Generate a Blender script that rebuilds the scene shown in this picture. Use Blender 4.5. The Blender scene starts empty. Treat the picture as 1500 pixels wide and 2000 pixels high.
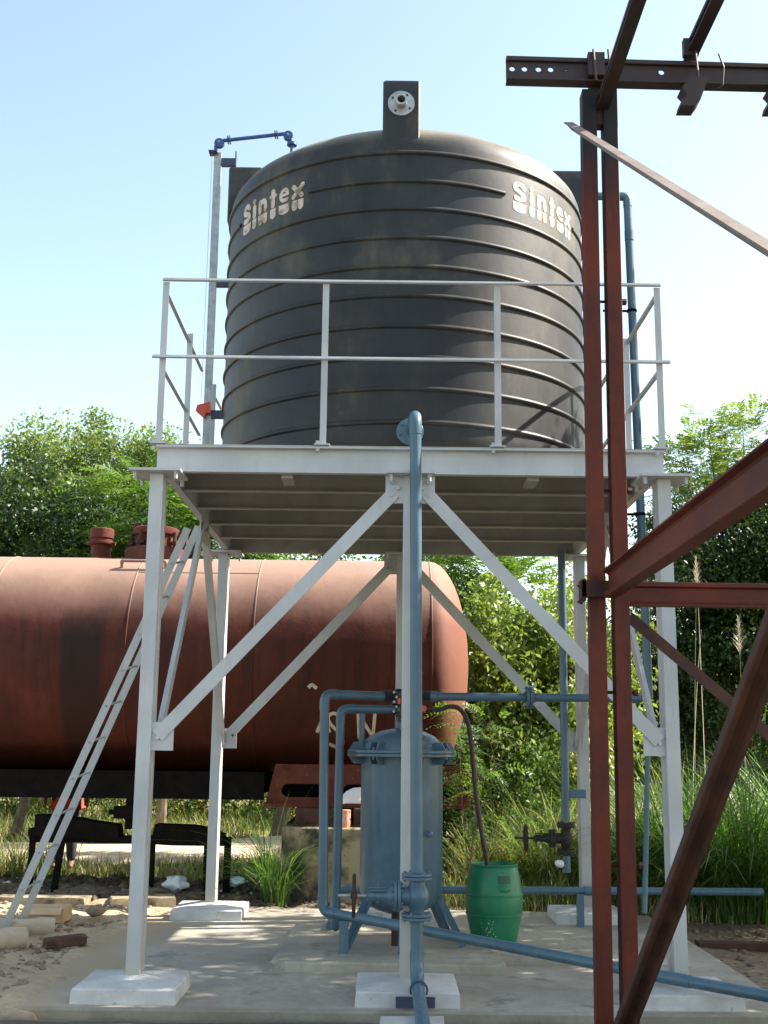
import bpy, bmesh, math, random
import numpy as np
from mathutils import Vector, Matrix, noise

random.seed(4)
RNG = np.random.default_rng(11)
scene = bpy.context.scene
COL = scene.collection

# ------------------------------------------------------------------ camera, sky, sun, exposure
cam_d = bpy.data.cameras.new('camera')
cam = bpy.data.objects.new('camera', cam_d)
COL.objects.link(cam)
cam_d.sensor_fit = 'VERTICAL'
cam_d.sensor_height = 36.0
cam_d.lens = 2309.36 / 2000 * 36.0
cam_d.clip_start = 0.05
cam_d.clip_end = 3000
YAW, PITCH, ROLL = 0.0005, 0.1931, 0.0113
fwd = Vector((math.sin(YAW) * math.cos(PITCH), math.cos(YAW) * math.cos(PITCH), math.sin(PITCH)))
rgt = Vector((math.cos(YAW), -math.sin(YAW), 0))
upv = rgt.cross(fwd)
r2 = rgt * math.cos(ROLL) + upv * math.sin(ROLL)
u2 = upv * math.cos(ROLL) - rgt * math.sin(ROLL)
M3 = Matrix((r2, u2, -fwd)).transposed()
cam.matrix_world = Matrix.Translation((-0.1835, -8.0428, 1.5908)) @ M3.to_4x4()
scene.camera = cam

SUN_EL, SUN_B = math.radians(43), math.radians(9)     # elevation; bearing from +X towards +Y
sun_dir = Vector((math.cos(SUN_EL) * math.cos(SUN_B), math.cos(SUN_EL) * math.sin(SUN_B), math.sin(SUN_EL)))
world = bpy.data.worlds.new('World')
scene.world = world
world.use_nodes = True
wn = world.node_tree
bg = wn.nodes['Background']
sky = wn.nodes.new('ShaderNodeTexSky')
sky.sky_type = 'NISHITA'
sky.sun_disc = False
sky.sun_elevation = SUN_EL
sky.sun_rotation = math.pi / 2 - SUN_B
sky.altitude = 100
sky.air_density = 1.0
sky.dust_density = 1.2
sky.ozone_density = 1.6
wb = wn.nodes.new('ShaderNodeMix')          # white balance of the whole sky
wb.data_type = 'RGBA'
wb.blend_type = 'MULTIPLY'
wb.inputs[0].default_value = 1.0
wb.inputs[7].default_value = (1.46, 1.30, 1.02, 1)
wn.links.new(sky.outputs[0], wb.inputs[6])
wn.links.new(wb.outputs[2], bg.inputs[0])
bg.inputs[1].default_value = 0.12
sd = bpy.data.lights.new('sun', 'SUN')
sd.energy = 5.0
sd.angle = math.radians(0.53)
sd.color = (1.0, 0.94, 0.84)
so = bpy.data.objects.new('sun', sd)
so.rotation_euler = sun_dir.to_track_quat('Z', 'Y').to_euler()
COL.objects.link(so)
vs = scene.view_settings
vs.view_transform = 'Standard'
vs.look = 'None'
vs.gamma = 1.0
vs.use_curve_mapping = False
vs.exposure = 1.48
scene.cycles.max_bounces = 8
scene.cycles.transparent_max_bounces = 8

# ------------------------------------------------------------------ materials
def newmat(name):
    m = bpy.data.materials.new(name)
    m.use_nodes = True
    nt = m.node_tree
    return m, nt, nt.nodes['Principled BSDF']

def ramp(nt, fac, stops, interp='LINEAR'):
    r = nt.nodes.new('ShaderNodeValToRGB')
    r.color_ramp.interpolation = interp
    while len(r.color_ramp.elements) < len(stops):
        r.color_ramp.elements.new(0.5)
    for e, (p, c) in zip(r.color_ramp.elements, stops):
        e.position = p
        e.color = (*c, 1)
    nt.links.new(fac, r.inputs[0])
    return r.outputs[0]

def noise_tex(nt, scale, detail=4, rough=0.55, vec=None, mapscale=None):
    n = nt.nodes.new('ShaderNodeTexNoise')
    n.inputs['Scale'].default_value = scale
    n.inputs['Detail'].default_value = detail
    n.inputs['Roughness'].default_value = rough
    if vec is None:
        vec = nt.nodes.new('ShaderNodeNewGeometry').outputs['Position']
    if mapscale:
        mp = nt.nodes.new('ShaderNodeMapping')
        mp.inputs['Scale'].default_value = mapscale
        nt.links.new(vec, mp.inputs['Vector'])
        vec = mp.outputs[0]
    nt.links.new(vec, n.inputs['Vector'])
    return n.outputs[0]

def mixc(nt, fac, a, b, mode='MIX'):
    x = nt.nodes.new('ShaderNodeMix')
    x.data_type = 'RGBA'
    x.blend_type = mode
    for s, v in ((x.inputs[0], fac), (x.inputs[6], a), (x.inputs[7], b)):
        if isinstance(v, (int, float)):
            s.default_value = v
        elif isinstance(v, tuple):
            s.default_value = (*v, 1)
        else:
            nt.links.new(v, s)
    return x.outputs[2]

def mth(nt, op, a, b=0.0, c=None, clamp=False):
    x = nt.nodes.new('ShaderNodeMath')
    x.operation = op
    x.use_clamp = clamp
    for i, v in enumerate((a, b, c)):
        if v is None:
            continue
        if isinstance(v, (int, float)):
            x.inputs[i].default_value = v
        else:
            nt.links.new(v, x.inputs[i])
    return x.outputs[0]

def bump(nt, bsdf, h, strength=0.3, dist=0.01):
    b = nt.nodes.new('ShaderNodeBump')
    b.inputs['Strength'].default_value = strength
    b.inputs['Distance'].default_value = dist
    nt.links.new(h, b.inputs['Height'])
    nt.links.new(b.outputs[0], bsdf.inputs['Normal'])

def simple(name, c1, c2, scale=6, rough=0.5, bmp=0.15, bscale=60, spec=0.5, metal=0.0, c3=None, lo=0.35, hi=0.65):
    m, nt, b = newmat(name)
    f = noise_tex(nt, scale, 6, 0.6)
    col = ramp(nt, f, [(lo, c1), (hi, c2)])
    if c3:
        g = noise_tex(nt, scale * 3.7, 5, 0.7)
        k = ramp(nt, g, [(0.60, (0, 0, 0)), (0.72, (1, 1, 1))])
        col = mixc(nt, k, col, c3)
    nt.links.new(col, b.inputs['Base Color'])
    b.inputs['Roughness'].default_value = rough
    b.inputs['Specular IOR Level'].default_value = spec
    b.inputs['Metallic'].default_value = metal
    if bmp:
        bump(nt, b, noise_tex(nt, bscale, 3, 0.6), bmp, 0.004)
    return m

M = {}
def white_paint():
    m, nt, b = newmat('white_paint')
    f = noise_tex(nt, 2.5, 6, 0.6)
    col = ramp(nt, f, [(0.35, (0.43, 0.44, 0.46)), (0.65, (0.52, 0.53, 0.545))])
    g = noise_tex(nt, 9, 6, 0.75, mapscale=(1.6, 1.6, 0.22))
    col = mixc(nt, ramp(nt, g, [(0.55, (0, 0, 0)), (0.74, (0.55, 0.55, 0.55))]), col, (0.33, 0.32, 0.30))
    h = noise_tex(nt, 26, 4, 0.7)
    col = mixc(nt, ramp(nt, h, [(0.70, (0, 0, 0)), (0.76, (0.8, 0.8, 0.8))]), col, (0.24, 0.16, 0.11))
    sp = nt.nodes.new('ShaderNodeSeparateXYZ')
    nt.links.new(nt.nodes.new('ShaderNodeNewGeometry').outputs['Position'], sp.inputs[0])
    splash = mth(nt, 'MULTIPLY', mth(nt, 'MULTIPLY_ADD', mth(nt, 'SUBTRACT', sp.outputs[2], mth(nt, 'MULTIPLY', f, 0.5)), -2.5, 0.6, True), 0.8)
    col = mixc(nt, splash, col, (0.36, 0.33, 0.28))
    nt.links.new(col, b.inputs['Base Color'])
    b.inputs['Roughness'].default_value = 0.42
    bump(nt, b, noise_tex(nt, 40, 4, 0.6), 0.12, 0.004)
    return m
M['white_paint'] = white_paint()
M['white_concrete'] = simple('white_concrete', (0.44, 0.43, 0.42), (0.60, 0.59, 0.58), 4, 0.85, 0.5, 40, c3=(0.26, 0.235, 0.20))
M['grey_primer'] = simple('grey_primer', (0.28, 0.28, 0.25), (0.36, 0.36, 0.325), 4, 0.6, 0.1, 40)
def blue_paint():
    m, nt, b = newmat('blue_paint')
    f = noise_tex(nt, 4, 6, 0.6)
    col = ramp(nt, f, [(0.32, (0.054, 0.110, 0.162)), (0.55, (0.072, 0.138, 0.196)), (0.75, (0.092, 0.164, 0.226))])
    g = noise_tex(nt, 13, 6, 0.75, mapscale=(2.2, 2.2, 0.15))
    col = mixc(nt, ramp(nt, g, [(0.52, (0, 0, 0)), (0.68, (0.5, 0.5, 0.5))]), col, (0.13, 0.175, 0.205))
    h = noise_tex(nt, 34, 4, 0.7)
    col = mixc(nt, ramp(nt, h, [(0.66, (0, 0, 0)), (0.73, (0.85, 0.85, 0.85))]), col, (0.035, 0.06, 0.085))
    col = mixc(nt, ramp(nt, noise_tex(nt, 22, 4, 0.7, mapscale=(1, 1, 0.6)), [(0.71, (0, 0, 0)), (0.76, (0.8, 0.8, 0.8))]), col, (0.24, 0.23, 0.20))
    nt.links.new(col, b.inputs['Base Color'])
    nt.links.new(ramp(nt, g, [(0.35, (0.26,) * 3), (0.7, (0.5,) * 3)]), b.inputs['Roughness'])
    bump(nt, b, noise_tex(nt, 55, 4, 0.65), 0.16, 0.004)
    return m
M['blue_paint'] = blue_paint()
M['bright_blue'] = simple('bright_blue', (0.022, 0.07, 0.21), (0.03, 0.09, 0.26), 8, 0.4, 0.05)
M['navy_steel'] = simple('navy_steel', (0.03, 0.04, 0.09), (0.05, 0.06, 0.12), 8, 0.5, 0.05)
M['galv'] = simple('galvanised_steel', (0.30, 0.31, 0.31), (0.46, 0.47, 0.47), 14, 0.4, 0.08, 60, metal=0.4)
M['red_oxide'] = simple('red_oxide', (0.062, 0.010, 0.005), (0.125, 0.020, 0.009), 2.6, 0.55, 0.2, 45, spec=0.3, c3=(0.048, 0.014, 0.010))
def post_mat():
    m, nt, b = newmat('red_oxide_post')
    f = noise_tex(nt, 2.2, 6, 0.65)
    col = ramp(nt, f, [(0.35, (0.070, 0.011, 0.006)), (0.65, (0.125, 0.021, 0.010))])
    g = noise_tex(nt, 7, 6, 0.75, mapscale=(1.5, 1.5, 0.25))
    col = mixc(nt, ramp(nt, g, [(0.52, (0, 0, 0)), (0.70, (0.8, 0.8, 0.8))]), col, (0.035, 0.012, 0.010))
    sp = nt.nodes.new('ShaderNodeSeparateXYZ')
    nt.links.new(nt.nodes.new('ShaderNodeNewGeometry').outputs['Position'], sp.inputs[0])
    k = mth(nt, 'MULTIPLY_ADD', mth(nt, 'ADD', sp.outputs[2], mth(nt, 'MULTIPLY', g, 0.5)), 3.2, -3.2 * 5.0, True)
    col = mixc(nt, k, col, (0.017, 0.012, 0.014))     # primer stops short of the top: bare steel
    nt.links.new(col, b.inputs['Base Color'])
    b.inputs['Roughness'].default_value = 0.6
    b.inputs['Specular IOR Level'].default_value = 0.3
    bump(nt, b, noise_tex(nt, 45, 5, 0.7), 0.3, 0.004)
    return m
M['rust_red'] = simple('rusty_red_paint', (0.075, 0.017, 0.010), (0.13, 0.035, 0.022), 6, 0.7, 0.3, 40, spec=0.25, c3=(0.20, 0.10, 0.07))
M['red_post'] = post_mat()
M['bare_steel'] = simple('bare_steel', (0.024, 0.014, 0.015), (0.042, 0.025, 0.024), 5, 0.6, 0.2, 45)
M['weathered_steel'] = simple('weathered_steel', (0.13, 0.10, 0.085), (0.20, 0.16, 0.135), 5, 0.6, 0.2, 45)
M['rust_brown'] = simple('rust_brown', (0.028, 0.010, 0.007), (0.075, 0.026, 0.014), 6, 0.75, 0.4, 40)
M['black_iron'] = simple('black_iron', (0.003, 0.0028, 0.0026), (0.008, 0.0065, 0.006), 8, 0.8, 0.2, spec=0.1)
M['dark_iron'] = simple('dark_iron', (0.016, 0.012, 0.011), (0.032, 0.022, 0.018), 9, 0.7, 0.3)
M['black_plastic'] = simple('black_plastic', (0.012, 0.012, 0.013), (0.02, 0.02, 0.021), 8, 0.35, 0.05)
M['hose'] = simple('hose_rubber', (0.03, 0.02, 0.018), (0.05, 0.032, 0.026), 8, 0.45, 0.05)
M['red_paint'] = simple('red_paint', (0.62, 0.06, 0.03), (0.70, 0.09, 0.045), 9, 0.4, 0.05)
M['green_plastic'] = simple('green_plastic', (0.005, 0.14, 0.066), (0.010, 0.195, 0.096), 6, 0.42, 0.2, 25, c3=(0.035, 0.13, 0.085))
M['recess_shade'] = simple('barrel_recess_shade', (0.003, 0.06, 0.03), (0.004, 0.08, 0.04), 5, 0.5, 0.05)  # darker copy of the green plastic: shade of the hand hold as colour
M['paper'] = simple('paper_label', (0.55, 0.53, 0.48), (0.7, 0.68, 0.62), 20, 0.7, 0)
M['white_plastic'] = simple('white_plastic', (0.70, 0.71, 0.72), (0.8, 0.81, 0.82), 12, 0.45, 0.3, 30)
M['cyan_plastic'] = simple('pale_cyan_plastic', (0.45, 0.66, 0.64), (0.6, 0.78, 0.75), 12, 0.45, 0.3, 30)
M['concrete_old'] = simple('stained_concrete', (0.045, 0.042, 0.036), (0.34, 0.275, 0.175), 3.4, 0.9, 0.7, 25, c3=(0.10, 0.085, 0.06), lo=0.40, hi=0.58)
M['bark'] = simple('bark', (0.10, 0.08, 0.055), (0.20, 0.16, 0.11), 8, 0.9, 0.7, 20)
M['log_wood'] = simple('log_wood', (0.42, 0.33, 0.24), (0.56, 0.45, 0.33), 6, 0.8, 0.4, 25)
M['brick'] = simple('old_brick', (0.05, 0.028, 0.02), (0.12, 0.055, 0.035), 14, 0.9, 0.6, 40)
M['cardboard'] = simple('cardboard', (0.52, 0.36, 0.21), (0.60, 0.43, 0.27), 9, 0.8, 0.2, 30)
M['soil_clod'] = simple('soil_clod', (0.20, 0.15, 0.10), (0.33, 0.25, 0.17), 9, 0.95, 0.7, 30)
M['dark_soil'] = simple('dark_soil', (0.075, 0.055, 0.04), (0.20, 0.145, 0.10), 7, 0.95, 0.7, 25)
M['skin'] = simple('skin', (0.19, 0.10, 0.065), (0.22, 0.12, 0.08), 9, 0.55, 0.05)
M['hair'] = simple('hair', (0.012, 0.01, 0.01), (0.02, 0.016, 0.014), 20, 0.5, 0.2)
M['red_cloth'] = simple('red_cloth', (0.60, 0.05, 0.035), (0.68, 0.07, 0.05), 7, 0.85, 0.2)
M['dark_cloth'] = simple('dark_cloth', (0.03, 0.028, 0.035), (0.05, 0.045, 0.055), 7, 0.85, 0.2)
M['plume'] = simple('dry_plume', (0.62, 0.55, 0.42), (0.75, 0.68, 0.55), 10, 0.8, 0)
M['chalk'] = simple('chalk', (0.50, 0.42, 0.32), (0.66, 0.58, 0.46), 12, 0.9, 0.2)
M['orange_rag'] = simple('orange_wrapper', (0.75, 0.16, 0.04), (0.6, 0.5, 0.4), 14, 0.6, 0.1)

def concrete_slab_mat():
    m, nt, b = newmat('slab_concrete')
    f = noise_tex(nt, 1.1, 7, 0.62)
    col = ramp(nt, f, [(0.30, (0.25, 0.215, 0.17)), (0.5, (0.37, 0.33, 0.27)), (0.70, (0.48, 0.43, 0.355))])
    g = noise_tex(nt, 16, 5, 0.7)
    col = mixc(nt, ramp(nt, g, [(0.45, (0, 0, 0)), (0.75, (0.5, 0.5, 0.5))]), col, (0.21, 0.185, 0.155))
    p = noise_tex(nt, 2.4, 4, 0.7)
    col = mixc(nt, ramp(nt, p, [(0.56, (0, 0, 0)), (0.68, (0.75, 0.75, 0.75))]), col, (0.165, 0.155, 0.14))
    sp = nt.nodes.new('ShaderNodeSeparateXYZ')
    nt.links.new(nt.nodes.new('ShaderNodeNewGeometry').outputs['Position'], sp.inputs[0])
    drift = mth(nt, 'MULTIPLY_ADD', mth(nt, 'ADD', sp.outputs[0], mth(nt, 'MULTIPLY', f, 1.1)), -2.6, -2.6 * 1.28, True)
    col = mixc(nt, mth(nt, 'MULTIPLY', drift, 0.9), col, (0.42, 0.325, 0.215))
    wet = mth(nt, 'MULTIPLY_ADD', mth(nt, 'ADD', sp.outputs[1], mth(nt, 'MULTIPLY', p, 0.25)), -9.0, -9.0 * 0.27, True)
    col = mixc(nt, mth(nt, 'MULTIPLY', wet, 0.7), col, (0.13, 0.115, 0.095))
    nt.links.new(col, b.inputs['Base Color'])
    b.inputs['Roughness'].default_value = 0.85
    bump(nt, b, noise_tex(nt, 35, 6, 0.7), 0.35, 0.006)
    return m
M['slab'] = concrete_slab_mat()

def tank_plastic(name='dusty_black_plastic', dusty=True):
    m, nt, b = newmat(name)
    f = noise_tex(nt, 1.6, 7, 0.65, mapscale=(1, 1, 0.7))
    col = ramp(nt, f, [(0.38, (0.009, 0.010, 0.014)), (0.52, (0.024, 0.023, 0.023)), (0.68, (0.088, 0.077, 0.060))])
    s = noise_tex(nt, 9, 6, 0.7, mapscale=(1, 1, 0.12))
    col = mixc(nt, ramp(nt, s, [(0.45, (0, 0, 0)), (0.75, (0.55, 0.55, 0.55))]), col, (0.010, 0.010, 0.013))
    d = noise_tex(nt, 70, 3, 0.7)
    col = mixc(nt, ramp(nt, d, [(0.66, (0, 0, 0)), (0.78, (0.3, 0.3, 0.3))]), col, (0.11, 0.10, 0.085))
    # pale dust settled on the roof
    pz = nt.nodes.new('ShaderNodeSeparateXYZ')
    nt.links.new(nt.nodes.new('ShaderNodeNewGeometry').outputs['Position'], pz.inputs[0])
    top = 0.0 if not dusty else mth(nt, 'MULTIPLY_ADD', pz.outputs[2], 7.0, -7.0 * 6.09, True)
    col = mixc(nt, mth(nt, 'MULTIPLY', top, ramp(nt, f, [(0.2, (0.35,) * 3), (0.7, (0.9,) * 3)])), col, (0.24, 0.205, 0.15))
    nt.links.new(col, b.inputs['Base Color'])
    b.inputs['Specular IOR Level'].default_value = 0.40
    b.inputs['Sheen Weight'].default_value = 0.07
    b.inputs['Sheen Roughness'].default_value = 0.45
    b.inputs['Sheen Tint'].default_value = (1.0, 0.9, 0.76, 1)
    rg = ramp(nt, f, [(0.3, (0.42,) * 3), (0.7, (0.60,) * 3)])
    nt.links.new(rg, b.inputs['Roughness'])
    bump(nt, b, noise_tex(nt, 24, 5, 0.6), 0.12, 0.006)
    return m
M['tank'] = tank_plastic()
M['lug'] = tank_plastic('black_plastic_lug', False)

def wagon_red():
    m, nt, b = newmat('faded_red_oxide')
    f = noise_tex(nt, 1.3, 7, 0.62)
    col = ramp(nt, f, [(0.3, (0.052, 0.011, 0.007)), (0.6, (0.090, 0.019, 0.011)), (0.8, (0.13, 0.036, 0.022))])
    s = noise_tex(nt, 5, 6, 0.7, mapscale=(1.6, 1, 0.13))
    col = mixc(nt, ramp(nt, s, [(0.48, (0, 0, 0)), (0.72, (0.75, 0.75, 0.75))]), col, (0.022, 0.007, 0.005))
    geo = nt.nodes.new('ShaderNodeNewGeometry').outputs['Position']
    sp = nt.nodes.new('ShaderNodeSeparateXYZ')
    nt.links.new(geo, sp.inputs[0])
    # dust and bleached paint on the crown of the barrel
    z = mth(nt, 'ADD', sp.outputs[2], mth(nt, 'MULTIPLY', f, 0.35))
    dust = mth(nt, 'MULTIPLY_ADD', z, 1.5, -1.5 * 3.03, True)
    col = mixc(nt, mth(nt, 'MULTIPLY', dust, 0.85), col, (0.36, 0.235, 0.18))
    # old oil spill: a dark vertical streak below the vent
    st = mth(nt, 'ABSOLUTE', mth(nt, 'ADD', sp.outputs[0], 3.43))
    st = mth(nt, 'SUBTRACT', 1.0, mth(nt, 'MULTIPLY', mth(nt, 'SUBTRACT', mth(nt, 'ADD', st, mth(nt, 'MULTIPLY', s, 0.09)), 0.23), 14.0), None, True)
    lowz = mth(nt, 'MULTIPLY_ADD', sp.outputs[2], -3.2, 3.2 * 3.06, True)
    col = mixc(nt, mth(nt, 'MULTIPLY', mth(nt, 'MULTIPLY', st, lowz), 0.82), col, (0.016, 0.009, 0.008))
    end_sun = mth(nt, 'MULTIPLY_ADD', mth(nt, 'ADD', sp.outputs[0], mth(nt, 'MULTIPLY', f, 0.06)), 9.0, -9.0 * 0.42, True)
    # lower flank: grime, plus shade from the ground put into the colour
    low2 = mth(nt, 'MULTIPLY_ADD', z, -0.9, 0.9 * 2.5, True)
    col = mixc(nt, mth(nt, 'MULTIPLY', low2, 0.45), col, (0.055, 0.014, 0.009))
    # sunlight on the dished end put into its colour, paler than the flank
    col = mixc(nt, mth(nt, 'MULTIPLY', end_sun, 0.55), col, (0.27, 0.105, 0.065))
    nt.links.new(col, b.inputs['Base Color'])
    b.inputs['Roughness'].default_value = 0.68
    b.inputs['Specular IOR Level'].default_value = 0.25
    bump(nt, b, mth(nt, 'ADD', mth(nt, 'MULTIPLY', noise_tex(nt, 30, 5, 0.65), 0.12), noise_tex(nt, 1.7, 3, 0.5)), 0.35, 0.05)
    return m
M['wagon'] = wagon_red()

def lettering():
    m, nt, b = newmat('worn_cream_paint')
    f = noise_tex(nt, 11, 6, 0.7)
    col = ramp(nt, f, [(0.36, (0.17, 0.13, 0.10)), (0.50, (0.54, 0.46, 0.40)), (0.75, (0.68, 0.61, 0.54))])
    nt.links.new(col, b.inputs['Base Color'])
    b.inputs['Roughness'].default_value = 0.75
    return m
M['letter'] = lettering()

def ground_mat():
    m, nt, b = newmat('ground_soil')
    geo = nt.nodes.new('ShaderNodeNewGeometry').outputs['Position']
    sp = nt.nodes.new('ShaderNodeSeparateXYZ')
    nt.links.new(geo, sp.inputs[0])
    f = noise_tex(nt, 1.4, 8, 0.68)
    g = noise_tex(nt, 14, 6, 0.7)
    sand = ramp(nt, g, [(0.3, (0.40, 0.30, 0.19)), (0.7, (0.58, 0.46, 0.31))])
    mud = ramp(nt, g, [(0.35, (0.085, 0.062, 0.044)), (0.65, (0.27, 0.20, 0.135))])
    soil = ramp(nt, g, [(0.3, (0.20, 0.17, 0.085)), (0.7, (0.36, 0.29, 0.165))])
    wob = mth(nt, 'MULTIPLY', mth(nt, 'SUBTRACT', f, 0.5), 1.8)
    yy = mth(nt, 'ADD', sp.outputs[1], wob)
    xx = mth(nt, 'ADD', sp.outputs[0], wob)
    a = mth(nt, 'MULTIPLY_ADD', yy, 2.5, -2.5 * 4.1, True)
    c = mth(nt, 'MULTIPLY_ADD', yy, 1.2, -1.2 * 6.3, True)
    d = mth(nt, 'MULTIPLY_ADD', xx, 1.2, -1.2 * 1.9, True)
    col = mixc(nt, a, sand, mud)
    col = mixc(nt, d, col, mud)
    col = mixc(nt, c, col, soil)
    e = mth(nt, 'MULTIPLY_ADD', sp.outputs[1], -8.0, -8.0 * 0.48, True)
    col = mixc(nt, e, col, (0.10, 0.085, 0.065))
    nt.links.new(col, b.inputs['Base Color'])
    b.inputs['Roughness'].default_value = 0.95
    h = mth(nt, 'ADD', g, mth(nt, 'MULTIPLY', noise_tex(nt, 60, 4, 0.7), 0.4))
    bump(nt, b, h, 0.8, 0.03)
    return m
M['ground'] = ground_mat()
M['road'] = simple('sandy_road', (0.46, 0.36, 0.25), (0.60, 0.49, 0.36), 2.2, 0.95, 0.5, 18)

def leaf_mat(name, stops, trans=0.35, rough=0.45):
    m, nt, b = newmat(name)
    at = nt.nodes.new('ShaderNodeAttribute')
    at.attribute_name = 'var'
    col = ramp(nt, at.outputs['Fac'], stops)
    nt.links.new(col, b.inputs['Base Color'])
    b.inputs['Roughness'].default_value = rough
    b.inputs['Specular IOR Level'].default_value = 0.45
    tr = nt.nodes.new('ShaderNodeBsdfTranslucent')
    nt.links.new(mixc(nt, 1.0, col, (1.25, 1.35, 0.55), 'MULTIPLY'), tr.inputs[0])
    mx = nt.nodes.new('ShaderNodeMixShader')
    mx.inputs[0].default_value = trans
    nt.links.new(b.outputs[0], mx.inputs[1])
    nt.links.new(tr.outputs[0], mx.inputs[2])
    nt.links.new(mx.outputs[0], nt.nodes['Material Output'].inputs[0])
    return m
M['leaf_dark'] = leaf_mat('leaf_dark', [(0, (0.014, 0.036, 0.009)), (0.6, (0.034, 0.070, 0.016)), (1, (0.075, 0.11, 0.030))], 0.3)
M['leaf_mid'] = leaf_mat('leaf_mid', [(0, (0.035, 0.075, 0.018)), (0.6, (0.085, 0.145, 0.036)), (1, (0.16, 0.21, 0.07))], 0.4)
M['leaf_light'] = leaf_mat('leaf_light', [(0, (0.08, 0.125, 0.04)), (0.6, (0.19, 0.25, 0.085)), (1, (0.34, 0.38, 0.18))], 0.46)
M['leaf_bright'] = leaf_mat('leaf_bright', [(0, (0.05, 0.10, 0.025)), (0.6, (0.11, 0.185, 0.045)), (1, (0.20, 0.27, 0.085))], 0.48)
M['leaf_olive'] = leaf_mat('leaf_olive', [(0, (0.10, 0.15, 0.04)), (0.6, (0.23, 0.29, 0.085)), (0.94, (0.33, 0.37, 0.15)), (1, (0.42, 0.30, 0.12))], 0.46, 0.36)
M['grass'] = leaf_mat('grass_blade', [(0, (0.05, 0.085, 0.02)), (0.5, (0.14, 0.19, 0.05)), (0.8, (0.28, 0.29, 0.10)), (1, (0.52, 0.45, 0.25))], 0.4, 0.5)
M['reed'] = leaf_mat('reed_blade', [(0, (0.03, 0.075, 0.022)), (0.6, (0.09, 0.18, 0.045)), (0.88, (0.20, 0.29, 0.085)), (1, (0.52, 0.50, 0.28))], 0.38, 0.42)

# ------------------------------------------------------------------ building helpers
ORIG = {}

def V(*a):
    return Vector(a if len(a) > 1 else a[0])

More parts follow.
